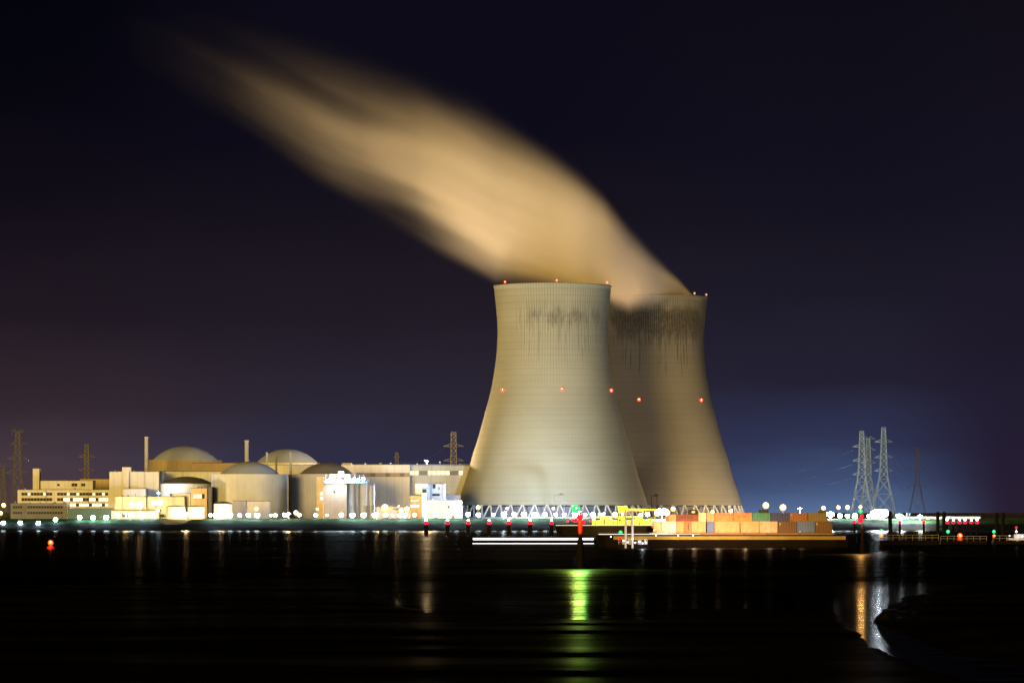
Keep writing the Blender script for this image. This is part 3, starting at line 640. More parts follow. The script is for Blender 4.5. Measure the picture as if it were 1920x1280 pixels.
def wires(name,label,A,B,sag,th=.06):
    mb=MB()
    for a,b in zip(A,B):
        pr=None
        for i in range(17):
            t=i/16; p=a.lerp(b,t)-Vector((0,0,sag*4*t*(1-t)))
            if pr is not None: mb.bar(pr,p,th,3)
            pr=p
    tag(mb.build(name,M['steel']),label,'power line',group='power lines')
wires('power_line','power line between the right pylon of the bright pair and the distant one',[ta[1],ta[3],ta[5]],[td[0],td[0],td[2]],6)
wires('power_line','power line leaving the left pylon of the bright pair towards the rear cooling tower',[tb[0],tb[2],tb[4]],[Vector(P(1400,905,3600)),Vector(P(1400,915,3600)),Vector(P(1400,925,3600))],4,.05)
wires('power_line','power line between the reddish pylon and the tiny one over the turbine hall',[th_[0],th_[2]],[ti[0],ti[1]],5)
# ------------------------------------------------------------------ lamps along the dyke
ORD=['first','second','third','fourth','fifth','sixth','seventh','eighth','ninth','tenth','eleventh','twelfth','thirteenth','fourteenth','fifteenth','sixteenth','seventeenth','eighteenth','nineteenth','twentieth']
def lamp_proto(name,h,r,mat,hood=True):
    t=thing(name,'','x')
    MB().bar((0,0,-h-.3),(0,0,-.1),(.16,.11),8).build('post',M['darksteel'],t)
    if hood: MB().lathe([(r*.75,r*.72),(r*.9,r*.8),(r*.3,r*1.15),(.01,r*1.2)],n=12,cap=False).build('hood',M['darksteel'],t)
    lamp_part('bloom_bulb',(0,0,0),r*(1.0 if mat is M['e_white'] else 1.35),mat,t); return t
rows=[('before the small blue-grey office',[6,38,72,104],979.5),
 ('before the dark teal shed',[149.5,174.5,199],969.5),
 ('before the white building with the red-brown roof',[220,246,267,285],966),
 ('before the small tanks and the ribbed cylinder',[395,404,413,431.5,449.5,465.5,482],965),
 ('before the shaded cylinder and the silos',[508,516,534,561,592,613,640,661,682,702],965),
 ('before the turbine hall and workshop',[723,736,750,758,777,798,817,839,856],965),
 ('before the front cooling tower',[877.5,897,925,945,964,982.5,1002,1022,1042,1057.5,1078,1097,1112],964),
 ('below the rear cooling tower, behind the yellow vessel',[1130,1153,1201,1214],964),
 ('right of the stacked containers',[1557,1575,1589,1603,1629,1684.5],966.5)]
W0={}
for where,xs_,y in rows:
    for i,x in enumerate(xs_):
        yy=y+(random.random()-.5)*1.0
        if y>975: D=2603.; yy={104:973.5}.get(x,yy)
        elif y>968: D=2612.
        else: D=2617.
        X=WX(x,D); z=WZ(yy,D); g=ground_z(X,D)
        hh=max(round(z-g,0),1.5); r=random.choice((1.05,1.35,1.35,1.6))
        if x in (508,736,613): r=.7
        key=(hh,r)
        if key not in W0: W0[key]=o=lamp_proto('dyke_lamp',hh,r,M['e_white'])
        else: o=copy_tree(W0[key])
        o.location=(X,D,z)
        tag(o,'white dyke lamp %s, %s from the left'%(where,ORD[i]),'lamp','white lamps along the dyke')
S0={}
sod=[(7,947,2750,1.2,'orange lamp on a tall post at the far left edge'),(2,962,2740,1.0,'lower orange lamp at the far left edge'),(296,957,2690,1.0,'orange lamp at the right end of the red-brown roof'),
 (481,954,2700,1.1,'orange lamp at the foot of the ribbed containment cylinder'),(555,961,2700,1.3,'orange lamp at the foot of the shaded containment cylinder'),(595,954,2700,.7,'small warm lamp below the ochre strip block'),
 (722,952,2700,2.0,'big dazzling yellow floodlight before the low yellowish store'),(763,954,2700,1.3,'orange lamp right of the big yellow floodlight'),(752,957,2695,1.2,'lower orange lamp beside the big yellow floodlight'),
 (830,953,2700,1.0,'orange lamp before the low cream workshop'),(896.5,951,2710,1.2,'orange lamp at the left foot of the front cooling tower'),(951,952.5,2710,.8,'small orange lamp before the legs of the front cooling tower'),(1038,953,2710,.8,'small orange lamp under the steel gantry frame'),
 (1262,954,2600,1.2,'orange lamp above the leftmost containers'),(1336,960,2400,1.0,'orange lamp just over the orange containers'),(1436,947,2700,1.6,'yellow lamp over the teal container'),(1468,951,2700,1.7,'bright orange lamp over the navy container'),
 (1544,952,2700,1.1,'pale yellow lamp over the olive container'),(1572,951,2720,1.1,'orange lamp just right of the containers'),(1589,951,2725,1.2,'orange lamp left of the bright pylon pair'),(1740,972,2640,.6,'small warm lamp by the lit strip of grass')]
for x,y,D,r,lb in sod:
    m='e_yellow' if ('yellow' in lb) else 'e_sodium'
    g=ground_z(WX(x,D),D) if D>=2600 else 0; z=WZ(y,D); key=(round(z-g),r,m)
    o=lamp_proto('street_lamp',z-g,r,M[m]); o.location=(WX(x,D),D,z)
    tag(o,lb,'lamp','orange and yellow lamps of the plant')
# floodlight masts
def mast(label,px,py,D,watts,col,r=1.6,em='e_whitebig',spot=None,heads=3,base=None):
    g=base if base is not None else ground_z(WX(px,D),D); t=thing('floodlight_mast',label,'floodlight mast',(WX(px,D),D,0),'floodlight masts'); z=WZ(py,D)
    MB().bar((0,0,g-.3),(0,0,z-.5),(.3,.2),10).build('mast',M['steel'],t); MB().box(-1.6,1.6,-.2,.2,z-.6,z-.3).build('cross_bar',M['steel'],t)
    for k in range(heads):
        a=(k-(heads-1)/2)*1.5; lamp_part('floodlight',(a,-.6,z+(.7 if k%2 else 0)),r*.62,M[em],t)
    if watts: point((0,-r-2.2,z+1.2) if not spot else (0,-r-2.2,z+3),watts,col,1.5,t,spot)
    return t
CW=(.80,.92,1.0); SO=(1.0,.62,.26)
mast('dazzling white floodlight mast left of the containers',1241,960.5,2630,90000,CW,3.0,heads=5)
mast('dazzling white floodlight mast at the foot of the bright pylon pair',1648.5,963.5,2640,160000,CW,3.6,heads=6)
mast('white floodlight mast at the left end of the white lamps by the pylons',1557,964,2640,50000,CW,1.8)
mast('added pale fill floodlight before the left legs of the front cooling tower',945,961.5,2860,110000,CW,1.0,heads=2)  # this and the next mast added to lighten the tower foot
mast('added pale fill floodlight before the right legs of the front cooling tower',1085,961.5,2850,90000,CW,1.0,heads=2)
mast('added warm fill floodlight before the small tank with the pointed roof',414,961,2668,30000,SO,.7,'e_sodium',heads=1)
mast('added warm fill floodlight before the two small lit tanks',349,961,2668,36000,SO,.7,'e_sodium',heads=1)
mast('small cool floodlight on the roof of the pale blue-white wing',297,923,2900,9000,CW,.5,'e_white',heads=1,base=WZ(931,2900))
mast('added cool fill floodlight on the roof beside the left shoulder of the ribbed cylinder',384,905,2935,5000,CW,.4,'e_white',heads=1,base=WZ(915,2935))
mast('added warm fill floodlight before the long white red-roofed building',236,961,2670,16000,SO,.7,'e_sodium',heads=1)
mast('added warm fill floodlight between the two containment cylinders',541,961,2690,26000,SO,.7,'e_sodium',heads=1)
mast('added warm fill floodlight before the three grey silos',706,961,2690,22000,SO,.7,'e_sodium',heads=1)
mast('added roof fill floodlight on the turbine hall near the front cooling tower',800,863,3030,170000,(1,.66,.32),.5,'e_sodium',heads=1,base=WZ(871,3030))  # added to brighten the left limb of the front tower
mast('added warm fill floodlight right of the rear cooling tower',1500,952,3100,80000,(1,.72,.42),.8,'e_sodium',heads=1)
mast('added warm fill floodlight before the turbine hall',745,951,2830,70000,SO,1.0,'e_sodium',heads=2)
mast('added warm fill floodlight before the tall cream hall',262,951,2840,50000,SO,1.0,'e_sodium',heads=2)
mast('unseen warm fill floodlight added behind the front cooling tower',1000,957,3235,420000,(1,.5,.10),1.0,'e_sodium',heads=2)  # hidden mast added to warm the rear tower and the steam
mast('added warm fill floodlight behind the containers at the rear cooling tower',1370,957,3050,60000,SO,1.0,'e_sodium',heads=2)
# gantry frames at the tower foot
def frame(label,x0,x1,y0,D):
    t=thing('gantry_frame',label,'gantry',(0,0,0),'gantry frames at the tower foot')
    mb=MB()
    for x in (x0,x1):
        for dy in (0,5): mb.bar((WX(x,D),D+dy,GZ-.3),(WX(x,D)+0,D+dy,WZ(y0,D)),.28)
    mb.build('leg_frame',M['darksteel'],t)
    MB().box(WX(x0-1,D),WX(x1+1,D),D-.3,D+5.3,WZ(y0,D),WZ(y0-1.2,D)).build('beam',M['darksteel'],t)
    MB().box(WX((x0+x1)/2,D),WX((x0+x1)/2+7,D),D+1,D+4,WZ(y0-1.2,D),WZ(y0-4,D)).build('hoist',M['darksteel'],t)
frame('dark steel gantry frame before the front cooling tower',1040,1058,928,2880)
frame('smaller grey gantry frame between the feet of both towers',1222,1232,930,3040)
# small tree far left
def tree(label,px,D,h,r,n=900):
    t=thing('tree',label,'tree',(WX(px,D),D,ground_z(WX(px,D),D)))
    mb=MB().bar((0,0,-.2),(.1,0,h*.5),(.28,.14),7)
    for k in range(6):
        a=k*1.05; mb.bar((.05,0,h*.35+.08*k*h*.3),(math.cos(a)*r*.6,math.sin(a)*r*.6,h*.6+random.random()*h*.2),(.12,.04),5)
    mb.build('trunk',M['tar'],t)
    mb=MB()
    for k in range(n):
        c=Vector((random.gauss(0,.45),random.gauss(0,.45),random.gauss(0,.38)))
        if c.length>1.2: continue
        c=Vector((c.x*r,c.y*r,h*.68+c.z*h*.4)); s=.16+.2*random.random()
        u=Vector((random.uniform(-1,1),random.uniform(-1,1),random.uniform(-1,1))).normalized(); w_=u.orthogonal().normalized()
        mb.add([c-u*s,c+w_*s*.6,c+u*s,c-w_*s*.6],[(0,1,2,3)])
    mb.build('crown',M['leaf'],t)
M['leaf']=surf('dark_leaves',(.05,.08,.03),.8,.3,.5)
tree('small dark tree at the far left edge below the orange lamps',12,2640,5,2.6)
tree('low bush between the white red-roofed building and the lit tanks',305,2640,3.6,2.2,500)
# ------------------------------------------------------------------ piles with signal lamps in the river
def pile(label,px,ytop,D,wd,lamp=None,gp=None,name='mooring_pile',mat=None):
    k=D/F; t=thing(name,label,'pile' if name=='mooring_pile' else 'beacon',(WX(px,D),D,0),gp); r=wd*k/2; z=WZ(ytop,D)
    MB().lathe([(r*1.1,-1.5),(r*1.1,.4),(r,.9),(r,z-.3),(r*.85,z)],n=14).build('post',mat or M['tar'],t,smooth=False)
    if lamp:
        MB().bar((0,0,z),(0,0,z+.7),.09,6).build('lamp_stand',M['darksteel'],t)
        for i,(dz,rr,mm) in enumerate(lamp): lamp_part('signal_lamp',(0,-.2,z+dz),rr,M[mm],t)
    return t
for i,x in enumerate((799,839,878,917,954,994,1034)):
    pile('red-lit river pile, %s from the left of the long row before the dyke'%ORD[i],x,982.5,2057,7.5,[(.7,1.15,'e_red'),(2.2,.42,'e_white')],'red-lit piles before the dyke')
for i,x in enumerate((1775.5,1787.5,1799,1809.5,1821,1832)):
    pile('red-lit river pile, %s from the left of the tight row right of the twin posts'%ORD[i],x,980.5,2080,4.6,[(.6,1.0,'e_red'),(1.9,.42,'e_white')],'red-lit piles in the tight right row')
for x,yt,lb in ((1602,981,'thin red-lit pile just left of the tall green and red beacon'),(1687,981,'red-lit pile right of the brightest floodlight'),(1732,981,'red-lit pile left of the nearer twin posts')):
    pile(lb,x,yt,2080,4.2,[(.8,.85,'e_red')],'single red-lit piles on the right')
pile('tall dark unlit pile beside the brightest floodlight',1669,958,2080,6.5)
def twin(label,xa,xb,yt,D,wd,mat):
    k=D/F; t=thing('mooring_dolphin',label,'mooring dolphin',(WX((xa+xb)/2,D),D,0),'twin-post mooring dolphins')
    for x in (xa,xb):
        o=(x-(xa+xb)/2)*k; r=wd*k/2
        MB().lathe([(r,-1.5),(r,WZ(yt,D)-.4),(r*.8,WZ(yt,D))],cx=o,n=14).build('pile',mat,t)
    for y in (yt+7,yt+28): MB().box((xa-(xa+xb)/2)*k,(xb-(xa+xb)/2)*k,-.3,.3,WZ(y+2,D),WZ(y,D)).build('tie_beam',mat,t)
twin('pair of tall black posts left of the tight row of red-lit piles',1758.5,1770,959,2060,6.5,M['tar'])
twin('pair of tall black posts near the right edge of the picture',1869,1880.5,960,2060,7,M['tar'])
twin('pair of white-lit steel posts rising from the small working pontoon',1173,1186,955,1318,4.2,M['postwhite'])
# big foreground beacon
D=842.; k=D/F
t=thing('channel_beacon','tall dark channel beacon in mid-river with a green lamp over red lamps','beacon',(WX(1088,D),D,0))
MB().lathe([(.80,-1.5),(.80,1.2),(.78,4.3),(.66,5.4),(.42,6.6),(.36,7.4)],n=20).build('pile',M['tar'],t)
MB().lathe([(.36,7.3),(.48,7.7),(.50,10.2),(.4,10.4)],n=16).build('lantern_housing',M['redpaint'],t)
MB().bar((0,0,10.4),(0,0,12.1),.12,8).build('mast',M['darksteel'],t)
for dx,z,r in ((-.1,11.0,.62),(-1.0,10.3,.4),(.65,9.9,.36)): lamp_part('red_lamp',(dx,-.7,z),r,M['e_red'],t)
MB().box(-1.2,1.0,-.15,.15,9.9,10.05).build('lamp_arm',M['darksteel'],t)
lamp_part('green_lamp',(-.9,-.3,12.7),.85,M['e_green'],t)
MB().box(-1.2,.15,-.12,.12,11.75,11.95).build('lamp_bracket',M['darksteel'],t)
point((0,-1.9,9.0),34000,(.03,1.0,.14),1.4,t,(125,(0,-60,0))); point((-.1,-1.6,10.3),300,(1,.05,.02),.4,t)  # unseen green spot added to throw the streak on the water
point((-.4,-1.9,13.2),48000,(.90,1.0,.14),1.4,t,(125,(0,-60,0)))  # yellow-green spot added for the far-reaching part of the water streak
# right beacon
D=1149.
t=thing('channel_beacon','slender dark beacon with green, white and red lamps before the left pylon','beacon',(WX(1617,D),D,0))
MB().lathe([(.85,-1.5),(.8,2.4),(.55,3.0),(.5,7.2),(.3,7.5)],n=16).build('pile',M['tar'],t)
MB().bar((-.2,0,7.3),(-.5,0,12.5),.14,6).build('mast',M['darksteel'],t)
lamp_part('green_lamp',(-.6,-.3,12.3),.55,M['e_greensmall'],t); lamp_part('white_lamp',(-.6,-.3,13.5),.5,M['e_yellow'],t)
lamp_part('red_lamp',(-.6,-.3,9.6),.75,M['e_red'],t); lamp_part('red_lamp',(-.1,-.3,10.9),.5,M['e_red'],t)
point((-.5,-1.8,9.3),600,(1,.16,.05),.5,t); point((-.6,-2.0,12.8),9000,(1,.5,.12),.8,t,(125,(0,-60,0)))
# jetties / pontoons with rails
def pontoon(label,x0,x1,yw,ydeck,D,lamps,rail=4,yr=8,rmat='rail'):
    t=thing('pontoon',label,'pontoon',(0,0,0),'floating pontoons'); k=D/F
    X0,X1=WX(x0,D),WX(x1,D); zd=(yw-ydeck)*k
    MB().box(X0,X1,D,D+5,-.5,zd).build('float',M['hull'],t)
    mb=MB(); n=max(2,int((X1-X0)/2.2)); zr=zd+yr*k
    for i in range(n+1):
        x=X0+(X1-X0)*i/n; mb.bar((x,D+.2,zd),(x,D+.2,zr),.07)
    for q in (1,.5): mb.bar((X0,D+.2,zd+(zr-zd)*q),(X1,D+.2,zd+(zr-zd)*q),.07)
    mb.build('railing',M[rmat],t)
    for x,y,r,m in lamps:
        lamp_part('signal_lamp',P(x,y,D-.8),r,M[m],t); MB().bar(P(x,y,D-.3),(WX(x,D-.3),D+.3,zd),.07).build('lamp_stand',M['darksteel'],t)
    return t
pontoon('floating pontoon with railing and a green lamp over an orange one, near the brightest floodlight',1650,1760,1021,1012,1440,[(1652.5,994,.55,'e_greensmall'),(1652.5,1003,.6,'e_orange')],yr=10)
pontoon('floating pontoon with a green lamp beside the nearer twin posts',1764,1850,1019,1013,1480,[(1777.5,996,.65,'e_greensmall')],yr=9)
pontoon('floating pontoon with green and orange lamps by the right edge',1862,1925,1019,1013,1480,[(1863.5,996,.6,'e_greensmall'),(1864,1004,.55,'e_orange')],yr=10)
t=pontoon('small working pontoon with white railings, a green and a red lamp at its left end',1160,1214,1027,1020,1318,[(1163.5,997.5,.6,'e_greensmall'),(1162.5,1009,.5,'e_red')],yr=9,rmat='postwhite')
for x0,x1,y0 in ((1167,1172,1012),(1178,1187,1009),(1196,1203,1012),(1208,1212,1010)): rb(MB(),x0,x1,y0,1020.2,1319.5,1.2).build('deck_locker',M['postwhite'],t)
for i,(x,y) in enumerate(((1169,1013),(1177,1016),(1186,1010),(1191,1017),(1199,1015),(1205,1018),(1211,1017))): lamp_part('deck_lamp',P(x,y,1317.4),.26,M['e_strip'],t)
point((WX(1205,1310),1310,5),900,(.9,.92,1),.5,t)
# red buoys
def buoy(label,px,yw,D,r,e='e_orange'):
    t=thing('buoy',label,'buoy',(WX(px,D),D,0),'lit red buoys')
    MB().lathe([(.3,-.6),(1.2,-.3),(1.3,.5),(.9,.9),(.3,1.2),(.2,1.6)],n=18).build('float',M['redpaint'],t); lamp_part('lamp',(0,0,2.1),r,M[e],t)
    point((0,-1.6,2.4),260,(1,.08,.03),.4,t)
buoy('red-lit buoy floating at the left, under the white dyke lamps',95,1030,DW(1029),.85)
buoy('red-lit buoy floating before the tight row of red-lit piles',1800,1014,DW(1013),1.05)
# ------------------------------------------------------------------ vessels
def hullmesh(X0,X1,D,beam,zd,rake=2.5,zk=-.8):
    ys=[0,.15,.5,.85,1]; vs=[];fs=[]
    secs=[(0,.35),(.03,.75),(.08,1),(.92,1),(.97,.8),(1,.4)]
    for f,wf in secs:
        x=X0+(X1-X0)*f; c=D+beam/2
        rk=rake*(1-wf)
        sgn=1 if f<.5 else -1
        for z,kk in ((zk,.8),(0,.95),(zd,1.0)):
            xx=x+(sgn*rk*(1 if z<=0 else 0))
            vs.append((xx,c-beam/2*wf*kk,z)); vs.append((xx,c+beam/2*wf*kk,z))
    n=6
    for i in range(len(secs)-1):
        a=i*n;b=(i+1)*n
        for p,q in ((0,2),(2,4),(4,5),(5,3),(3,1),(1,0)): fs.append((a+p,b+p,b+q,a+q))
    fs.append((0,1,3,5,4,2)); e=(len(secs)-1)*n; fs.append((e,e+2,e+4,e+5,e+3,e+1))
    return MB().add(vs,fs)
DC=1345.; kc=DC/F
M['c_coam']=surf('coaming_paint',(.25,.10,.03),.6,.3,.4)
t=thing('container_barge','long dark barge with a painted-in lamplit side band carrying two tiers of containers','barge')
hullmesh(WX(1118,DC),WX(1606,DC),DC-1.2,13,4.3).build('hull',M['hull'],t)
MB().box(WX(1224,DC),WX(1562,DC),DC-.55,DC+10.4,4.3,WZ(998.5,DC)-.05).build('coaming',M['c_coam'],t)
MB().box(WX(1150,DC),WX(1585,DC),DC-1.42,DC-1.1,WZ(1011,DC),WZ(1004.5,DC)).build('lamplit_side_band',M['hullstripe'],t)  # yellow lamplight on the upper hull painted in as a mustard band
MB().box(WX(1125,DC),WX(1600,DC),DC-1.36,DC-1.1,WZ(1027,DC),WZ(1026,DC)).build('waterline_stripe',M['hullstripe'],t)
MB().box(WX(1122,DC),WX(1312,DC),DC-1.6,DC-1.3,WZ(1001.6,DC),WZ(1000.2,DC)).build('deck_light_trail',M['e_warmstrip'],t)  # glowing strip added for a passing ship's light trail
wh=MB().box(WX(1291,DC),WX(1309,DC),DC+4,DC+8,WZ(964,DC)-.3,WZ(955,DC)).build('wheelhouse',M['darksteel'],t)
MB().box(WX(1298,DC),WX(1304,DC),DC+3.95,DC+4.2,WZ(961,DC),WZ(958,DC)).build('window',M['e_win'],wh)
mb=MB()
for i in range(25):
    x=WX(1122,DC)+i*(WX(1596,DC)-WX(1122,DC))/24; mb.bar((x,DC-1.1,4.3),(x,DC-1.1,5.2),.035)
mb.bar((WX(1122,DC),DC-1.1,5.2),(WX(1596,DC),DC-1.1,5.2),.035); mb.build('railing',M['darksteel'],t)
for x,y in ((1145,1006),(1272,1004),(1230,1003),(1300,1003)): lamp_part('deck_lamp',P(x,y,DC-1.9),.18,M['e_yellow'],t)
for x in (1200,1290,1380,1470): point(P(x,1003,DC-5),45,(1.0,.62,.2),.4,t)  # unseen lights added off the hull to brighten the side band
# containers: 20 ft boxes standing on the barge
def cmat(nm,c): 
    M[nm]=surf('paint_'+nm,c,.55,.28,.5,dirt=.8); return M[nm]
CCOL={'orange':(.56,.17,.05),'paleorange':(.55,.26,.14),'pink':(.62,.33,.26),'darkred':(.16,.03,.02),'teal':(.03,.17,.14),'navy':(.015,.02,.13),'brown':(.20,.075,.03),'olive':(.14,.10,.045),'white':(.65,.65,.62),'blue':(.07,.12,.40),'darkbrown':(.09,.035,.022),'rust':(.50,.12,.03),'cream':(.70,.52,.34)}
for a,b in CCOL.items(): cmat('c_'+a,b)
def container(label,x0,x1,y0,y1,col,off=0.,mark=None,dep=2.44):
    D_=DC+off; W_=(x1-x0)*DC/F; Hh=(y1-y0)*DC/F
    t=thing('shipping_container',label,'shipping container',(WX(x0,DC),D_,WZ(y1,DC)),'containers stacked on the barge')
    # corrugated body
    mb=MB(); n=max(8,int(W_/.28)); d=.05; e=.12; vs=[]
    for i in range(n*2+1):
        x=e+(W_-2*e)*i/(n*2); yo=.04+(d if (i//1)%4 in (1,2) else 0)
        for z in (e,Hh-e): vs.append((x,yo,z)); 
    fs=[(2*i,2*i+2,2*i+3,2*i+1) for i in range(n*2)]; mb.add(vs,fs)
    mb.box(e*.7,W_-e*.7,.12,dep-.05,e*.7,Hh-e*.6); mb.build('body',M['c_'+col],t)
    fr=MB(); s=.13
    for x in (0,W_-s):
        for y in (0,dep-s): fr.box(x,x+s,y,y+s,0,Hh)
    for z in (0,Hh-s):
        for y in (0,dep-s): fr.box(s,W_-s,y,y+s,z,z+s)
    fr.build('frame',M['c_'+col],t)
    if mark:
        mb=MB(); kind,mc=mark
        if kind=='lettering':
            L=W_*.55; x=W_*.2
            for i in range(9):
                if i==4: x+=L/9; continue
                mb.box(x,x+L/9*.7,-.0,.045,Hh*.5,Hh*.66); x+=L/9
        elif kind=='corner': mb.box(W_*.06,W_*.16,-.0,.045,Hh*.68,Hh*.9)
        elif kind=='block': mb.box(W_*.56,W_*.74,0,.045,Hh*.25,Hh*.8)
        mb.build('marking',M[mc],t)
    return t
yt,ym,yb=961.2,977.2,994.5
top=[(1248,1253.8,'orange','narrow orange container end, leftmost of the upper tier',None,965),(1254.3,1267.5,'paleorange','pale orange container end, second of the upper tier',None,964),
 (1268.3,1309,'darkred','long dark red container under the black wheelhouse',('lettering','darksteel'),964),(1310,1323.5,'cream','cream-orange container end right of the dark red container',None,0),
 (1325.3,1339.3,'paleorange','pale orange container end standing over the small blue one',None,0),(1340,1373.8,'orange','orange container with faded grey lettering, left of the two in the upper tier',('lettering','grey'),0),
 (1375,1409.5,'orange','orange container next to the teal container',('lettering','c_brown'),0),(1410.3,1444.2,'teal','teal green container of the upper tier',None,0),(1445,1479.6,'navy','navy container between the teal and the brown one, upper tier',None,0),
 (1480.4,1513.8,'brown','brown container with a white corner mark, upper tier',('corner','rail'),0),(1514.6,1551,'olive','olive container at the right end of the upper tier',None,0)]
for x0,x1,c_,lb,mk,y0 in top: container(lb,x0,x1,y0 or yt,ym-.15,c_,0,mk)
bot=[(1226,1240.3,'cream','cream container end at the left end of the lower tier',None),(1241,1254,'white','white container end, left of the two in the lower tier',None),(1254.8,1267.5,'white','white container end below the second container of the upper tier',None),
 (1268.3,1281.8,'paleorange','pale orange container end below the left half of the dark red one',None),(1282.3,1296,'rust','deep orange container end with a dark block below the dark red one',('block','darksteel')),(1296.6,1323.5,'paleorange','wide pale orange container below the cream-orange end',None),
 (1325.8,1338.6,'blue','small bright blue container end of the lower tier',None),(1340,1386.8,'paleorange','longest pale orange container of the lower tier, lit patch on its side',None),(1388.5,1422.8,'paleorange','pale orange container left of the dusty pink one',None),
 (1424,1457.6,'pink','dusty pink container with scratch marks, lower tier',('corner','rail')),(1459,1493,'darkbrown','dark brown container with white corner mark, lower tier',('corner','rail')),(1494,1527.4,'blue','slate blue container between two dark brown ones',None),
 (1528.2,1560.5,'darkbrown','dark brown container at the right end of the lower tier',('corner','rail'))]
for x0,x1,c_,lb,mk in bot: container(lb,x0,x1,ym,998.5,c_,.0,mk)
# second row behind (supports what shows above)
for x0,x1,y0,lb in ((1424,1442,955,'black low container top behind the teal container'),(1536,1549,956,'black low container top behind the olive container')):
    container(lb,x0,x1,y0,ym-.15,'darkbrown',2.7,None)
tt=[o for o in COL.objects if o.get('label','').startswith('black low')]
for o in tt:
    for c in o.children: c.data=c.data.copy(); c.data.materials.clear(); c.data.materials.append(M['darksteel'])
# added warm fill lights for the stack, hung out beyond short posts at the near rail
for i,(x,wt,cl) in enumerate(((1255,800,(1,.78,.5)),(1300,1150,(1,.66,.35)),(1345,1250,(1,.66,.35)),(1395,950,(1,.66,.35)),(1440,420,(1,.66,.35)),(1500,120,(1,.66,.35)))):
    q=thing('deck_fill_light','small added deck fill light at the barge rail, %s from the left'%ORD[i],'deck light',(WX(x,DC-1.3),DC-1.3,4.3),'added deck fill lights on the barge rail')
    MB().bar((0,0,-.1),(0,-.3,1.0),.06,6).build('stand',M['darksteel'],q); MB().box(-.18,.18,-.5,-.3,.95,1.2).build('head',M['e_warmstrip'],q)
    point((0,-7.5,2.2),wt,cl,.6,q)
# white debris / small boats on the barge bow: inflatable-like white deck gear
t=thing('deck_tender','white covered tender lying on the barge foredeck below the white containers','tender',(WX(1216,DC),DC-.9,4.32))
mb=MB(); 
for i in range(9):
    f=i/8; 
pr=[(.05,0),(.45,.06),(.62,.3),(.6,.6),(.4,.85),(.1,.95)]
me=MB().lathe([(max(.02,.62*math.sin(math.pi*min(1,max(0,i/12))**.8)),i/12*9.0) for i in range(13)],n=12,cap=False)
me.v=[(v[2],v[0]*.8,max(-.0,v[1]*.9+.45)) for v in me.v]; me.build('hull_cover',M['postwhite'],t,smooth=True)
MB().box(3,5.2,-.3,.3,.9,1.5).build('cabin',M['postwhite'],t)
# low barge made up to carry two light trails of a passing vessel
DB=DW(1021.5)
t=thing('trail_barge','long low barge added under two white ship light trails in mid-river','barge')
hullmesh(WX(886,DB),WX(1114,DB),DB,7,1.9,1.2).build('hull',M['hull'],t)
MB().box(WX(887,DB),WX(1113,DB),DB-.35,DB-.05,WZ(1011.4,DB),WZ(1008.2,DB)).build('upper_light_trail',M['e_strip'],t)
MB().box(WX(886,DB),WX(1113.5,DB),DB-.3,DB-.05,WZ(1018.7,DB),WZ(1017.9,DB)).build('lower_light_trail',M['e_strip'],t)
MB().box(WX(900,DB),WX(1100,DB),DB+1,DB+6,1.9,2.35).build('deck_house',M['darksteel'],t)
# work vessel with yellow gear
DV=2040.
t=thing('work_vessel','dark work vessel with glowing yellow deck gear and a yellow crane beam','work vessel')
hullmesh(WX(1040,DV),WX(1227,DV),DV,16,WZ(984.5,DV)).build('hull',M['hull'],t)
MB().box(WX(1042,DV),WX(1226,DV),DV-.3,DV-.02,WZ(984.8,DV),WZ(983.8,DV)).build('hull_light_trail',M['e_warmstrip'],t)  # glowing line stands for a ship's light trail along the hull
MB().box(WX(1222,DV),WX(1226.5,DV),DV-.35,DV-.02,WZ(989,DV),WZ(985,DV)).build('red_stern_board',M['redpaint'],t)
mb=MB()
for i in range(14):
    x=1110+i*8.2; y=972+3*math.sin(i*1.7); rb(mb,x,x+6.2,y,984.4,DV+3,4+(i%3))
mb.build('deck_gear',M['yellow'],t)
rb(MB(),1108,1205,967.5,970,DV+5,3).build('pipe_rack',M['yellow'],t)
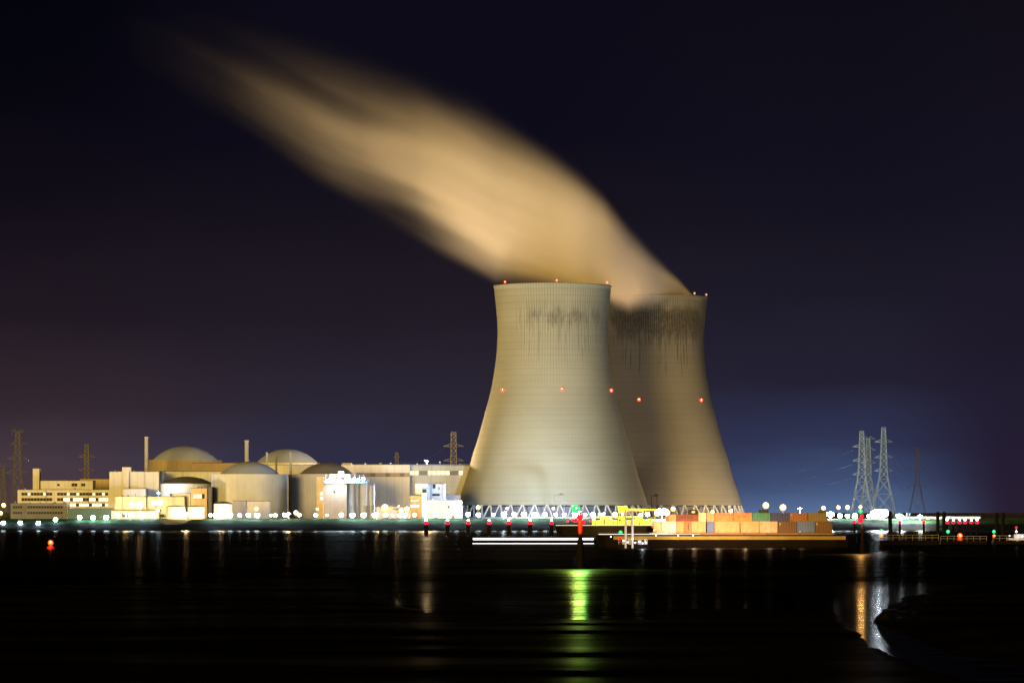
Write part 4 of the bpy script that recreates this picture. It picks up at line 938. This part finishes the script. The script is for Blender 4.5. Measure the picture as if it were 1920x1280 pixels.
rb(MB(),1159,1176,948.5,959.5,DV+4,4).build('crane_cab',M['yellow'],t)
rb(MB(),1176,1231,953.4,957,DV+5,1.6).build('crane_beam',M['yellow'],t)
mb=MB()
for x in (1161,1174,1205,1228): mb.bar(P(x,956,DV+5.8),P(x,984,DV+5.8),.28)
mb.build('crane_post',M['yellow'],t)
for x,y in ((1113,973),(1124,963.5),(1132,963),(1153,963.5),(1144,971),(1167,963)): lamp_part('work_lamp',P(x,y,DV+2),.75,M['e_yellow'],t)
for x,y in ((1107,977),(1074,975),(1162,975),(1064,977)): lamp_part('red_lamp',P(x,y,DV-1),.6,M['e_red'],t)
point(P(1135,960,DV-6),9000,(1,.8,.2),.8,t); point(P(1195,960,DV-6),8000,(1,.8,.2),.8,t)
# small boat at right edge
DS=DW(1012)
t=thing('motor_boat','small white-lit motor boat at the right edge of the picture','boat')
hullmesh(WX(1888,DS),WX(1940,DS),DS,4,.9,1.2).build('hull',M['postwhite'],t)
rb(MB(),1902,1925,1001,1008,DS+1,2).build('cabin',M['postwhite'],t)
for x,y,r,m in ((1905.5,988.5,.5,'e_red'),(1905.5,996,.45,'e_strip'),(1893,1004,.3,'e_strip'),(1917,1005,.3,'e_strip')): lamp_part('lamp',P(x,y,DS-.4),r,M[m],t)
MB().bar(P(1905.5,988,DS+.2),P(1905.5,1003,DS+.2),.08).build('mast',M['rail'],t); point((WX(1905,DS),DS-3,5),500,(.9,.95,1),.4,t)
# lit low works behind the right piles
building('pump_station','low long white shed on the lit strip of grass by the right piles','shed',1690,1838,968,None,2700,10,M['white'],roof=True)
t=thing('valve_stacks','pair of short pale vents by the shed near the right pylon','vents',(0,0,0))
for x in (1700,1705.5): MB().bar(P(x,961,2690),P(x,976,2690),.5,10).build('vent',M['steel'],t)
mast('white floodlight mast lighting the grass left of the nearer twin posts',1725,966,2608,22000,(.95,1,.8),.6,heads=1)
mast('white floodlight mast lighting the grass between the floodlight and the twin posts',1690,965.5,2608,16000,(.9,.97,1),.6,heads=1)
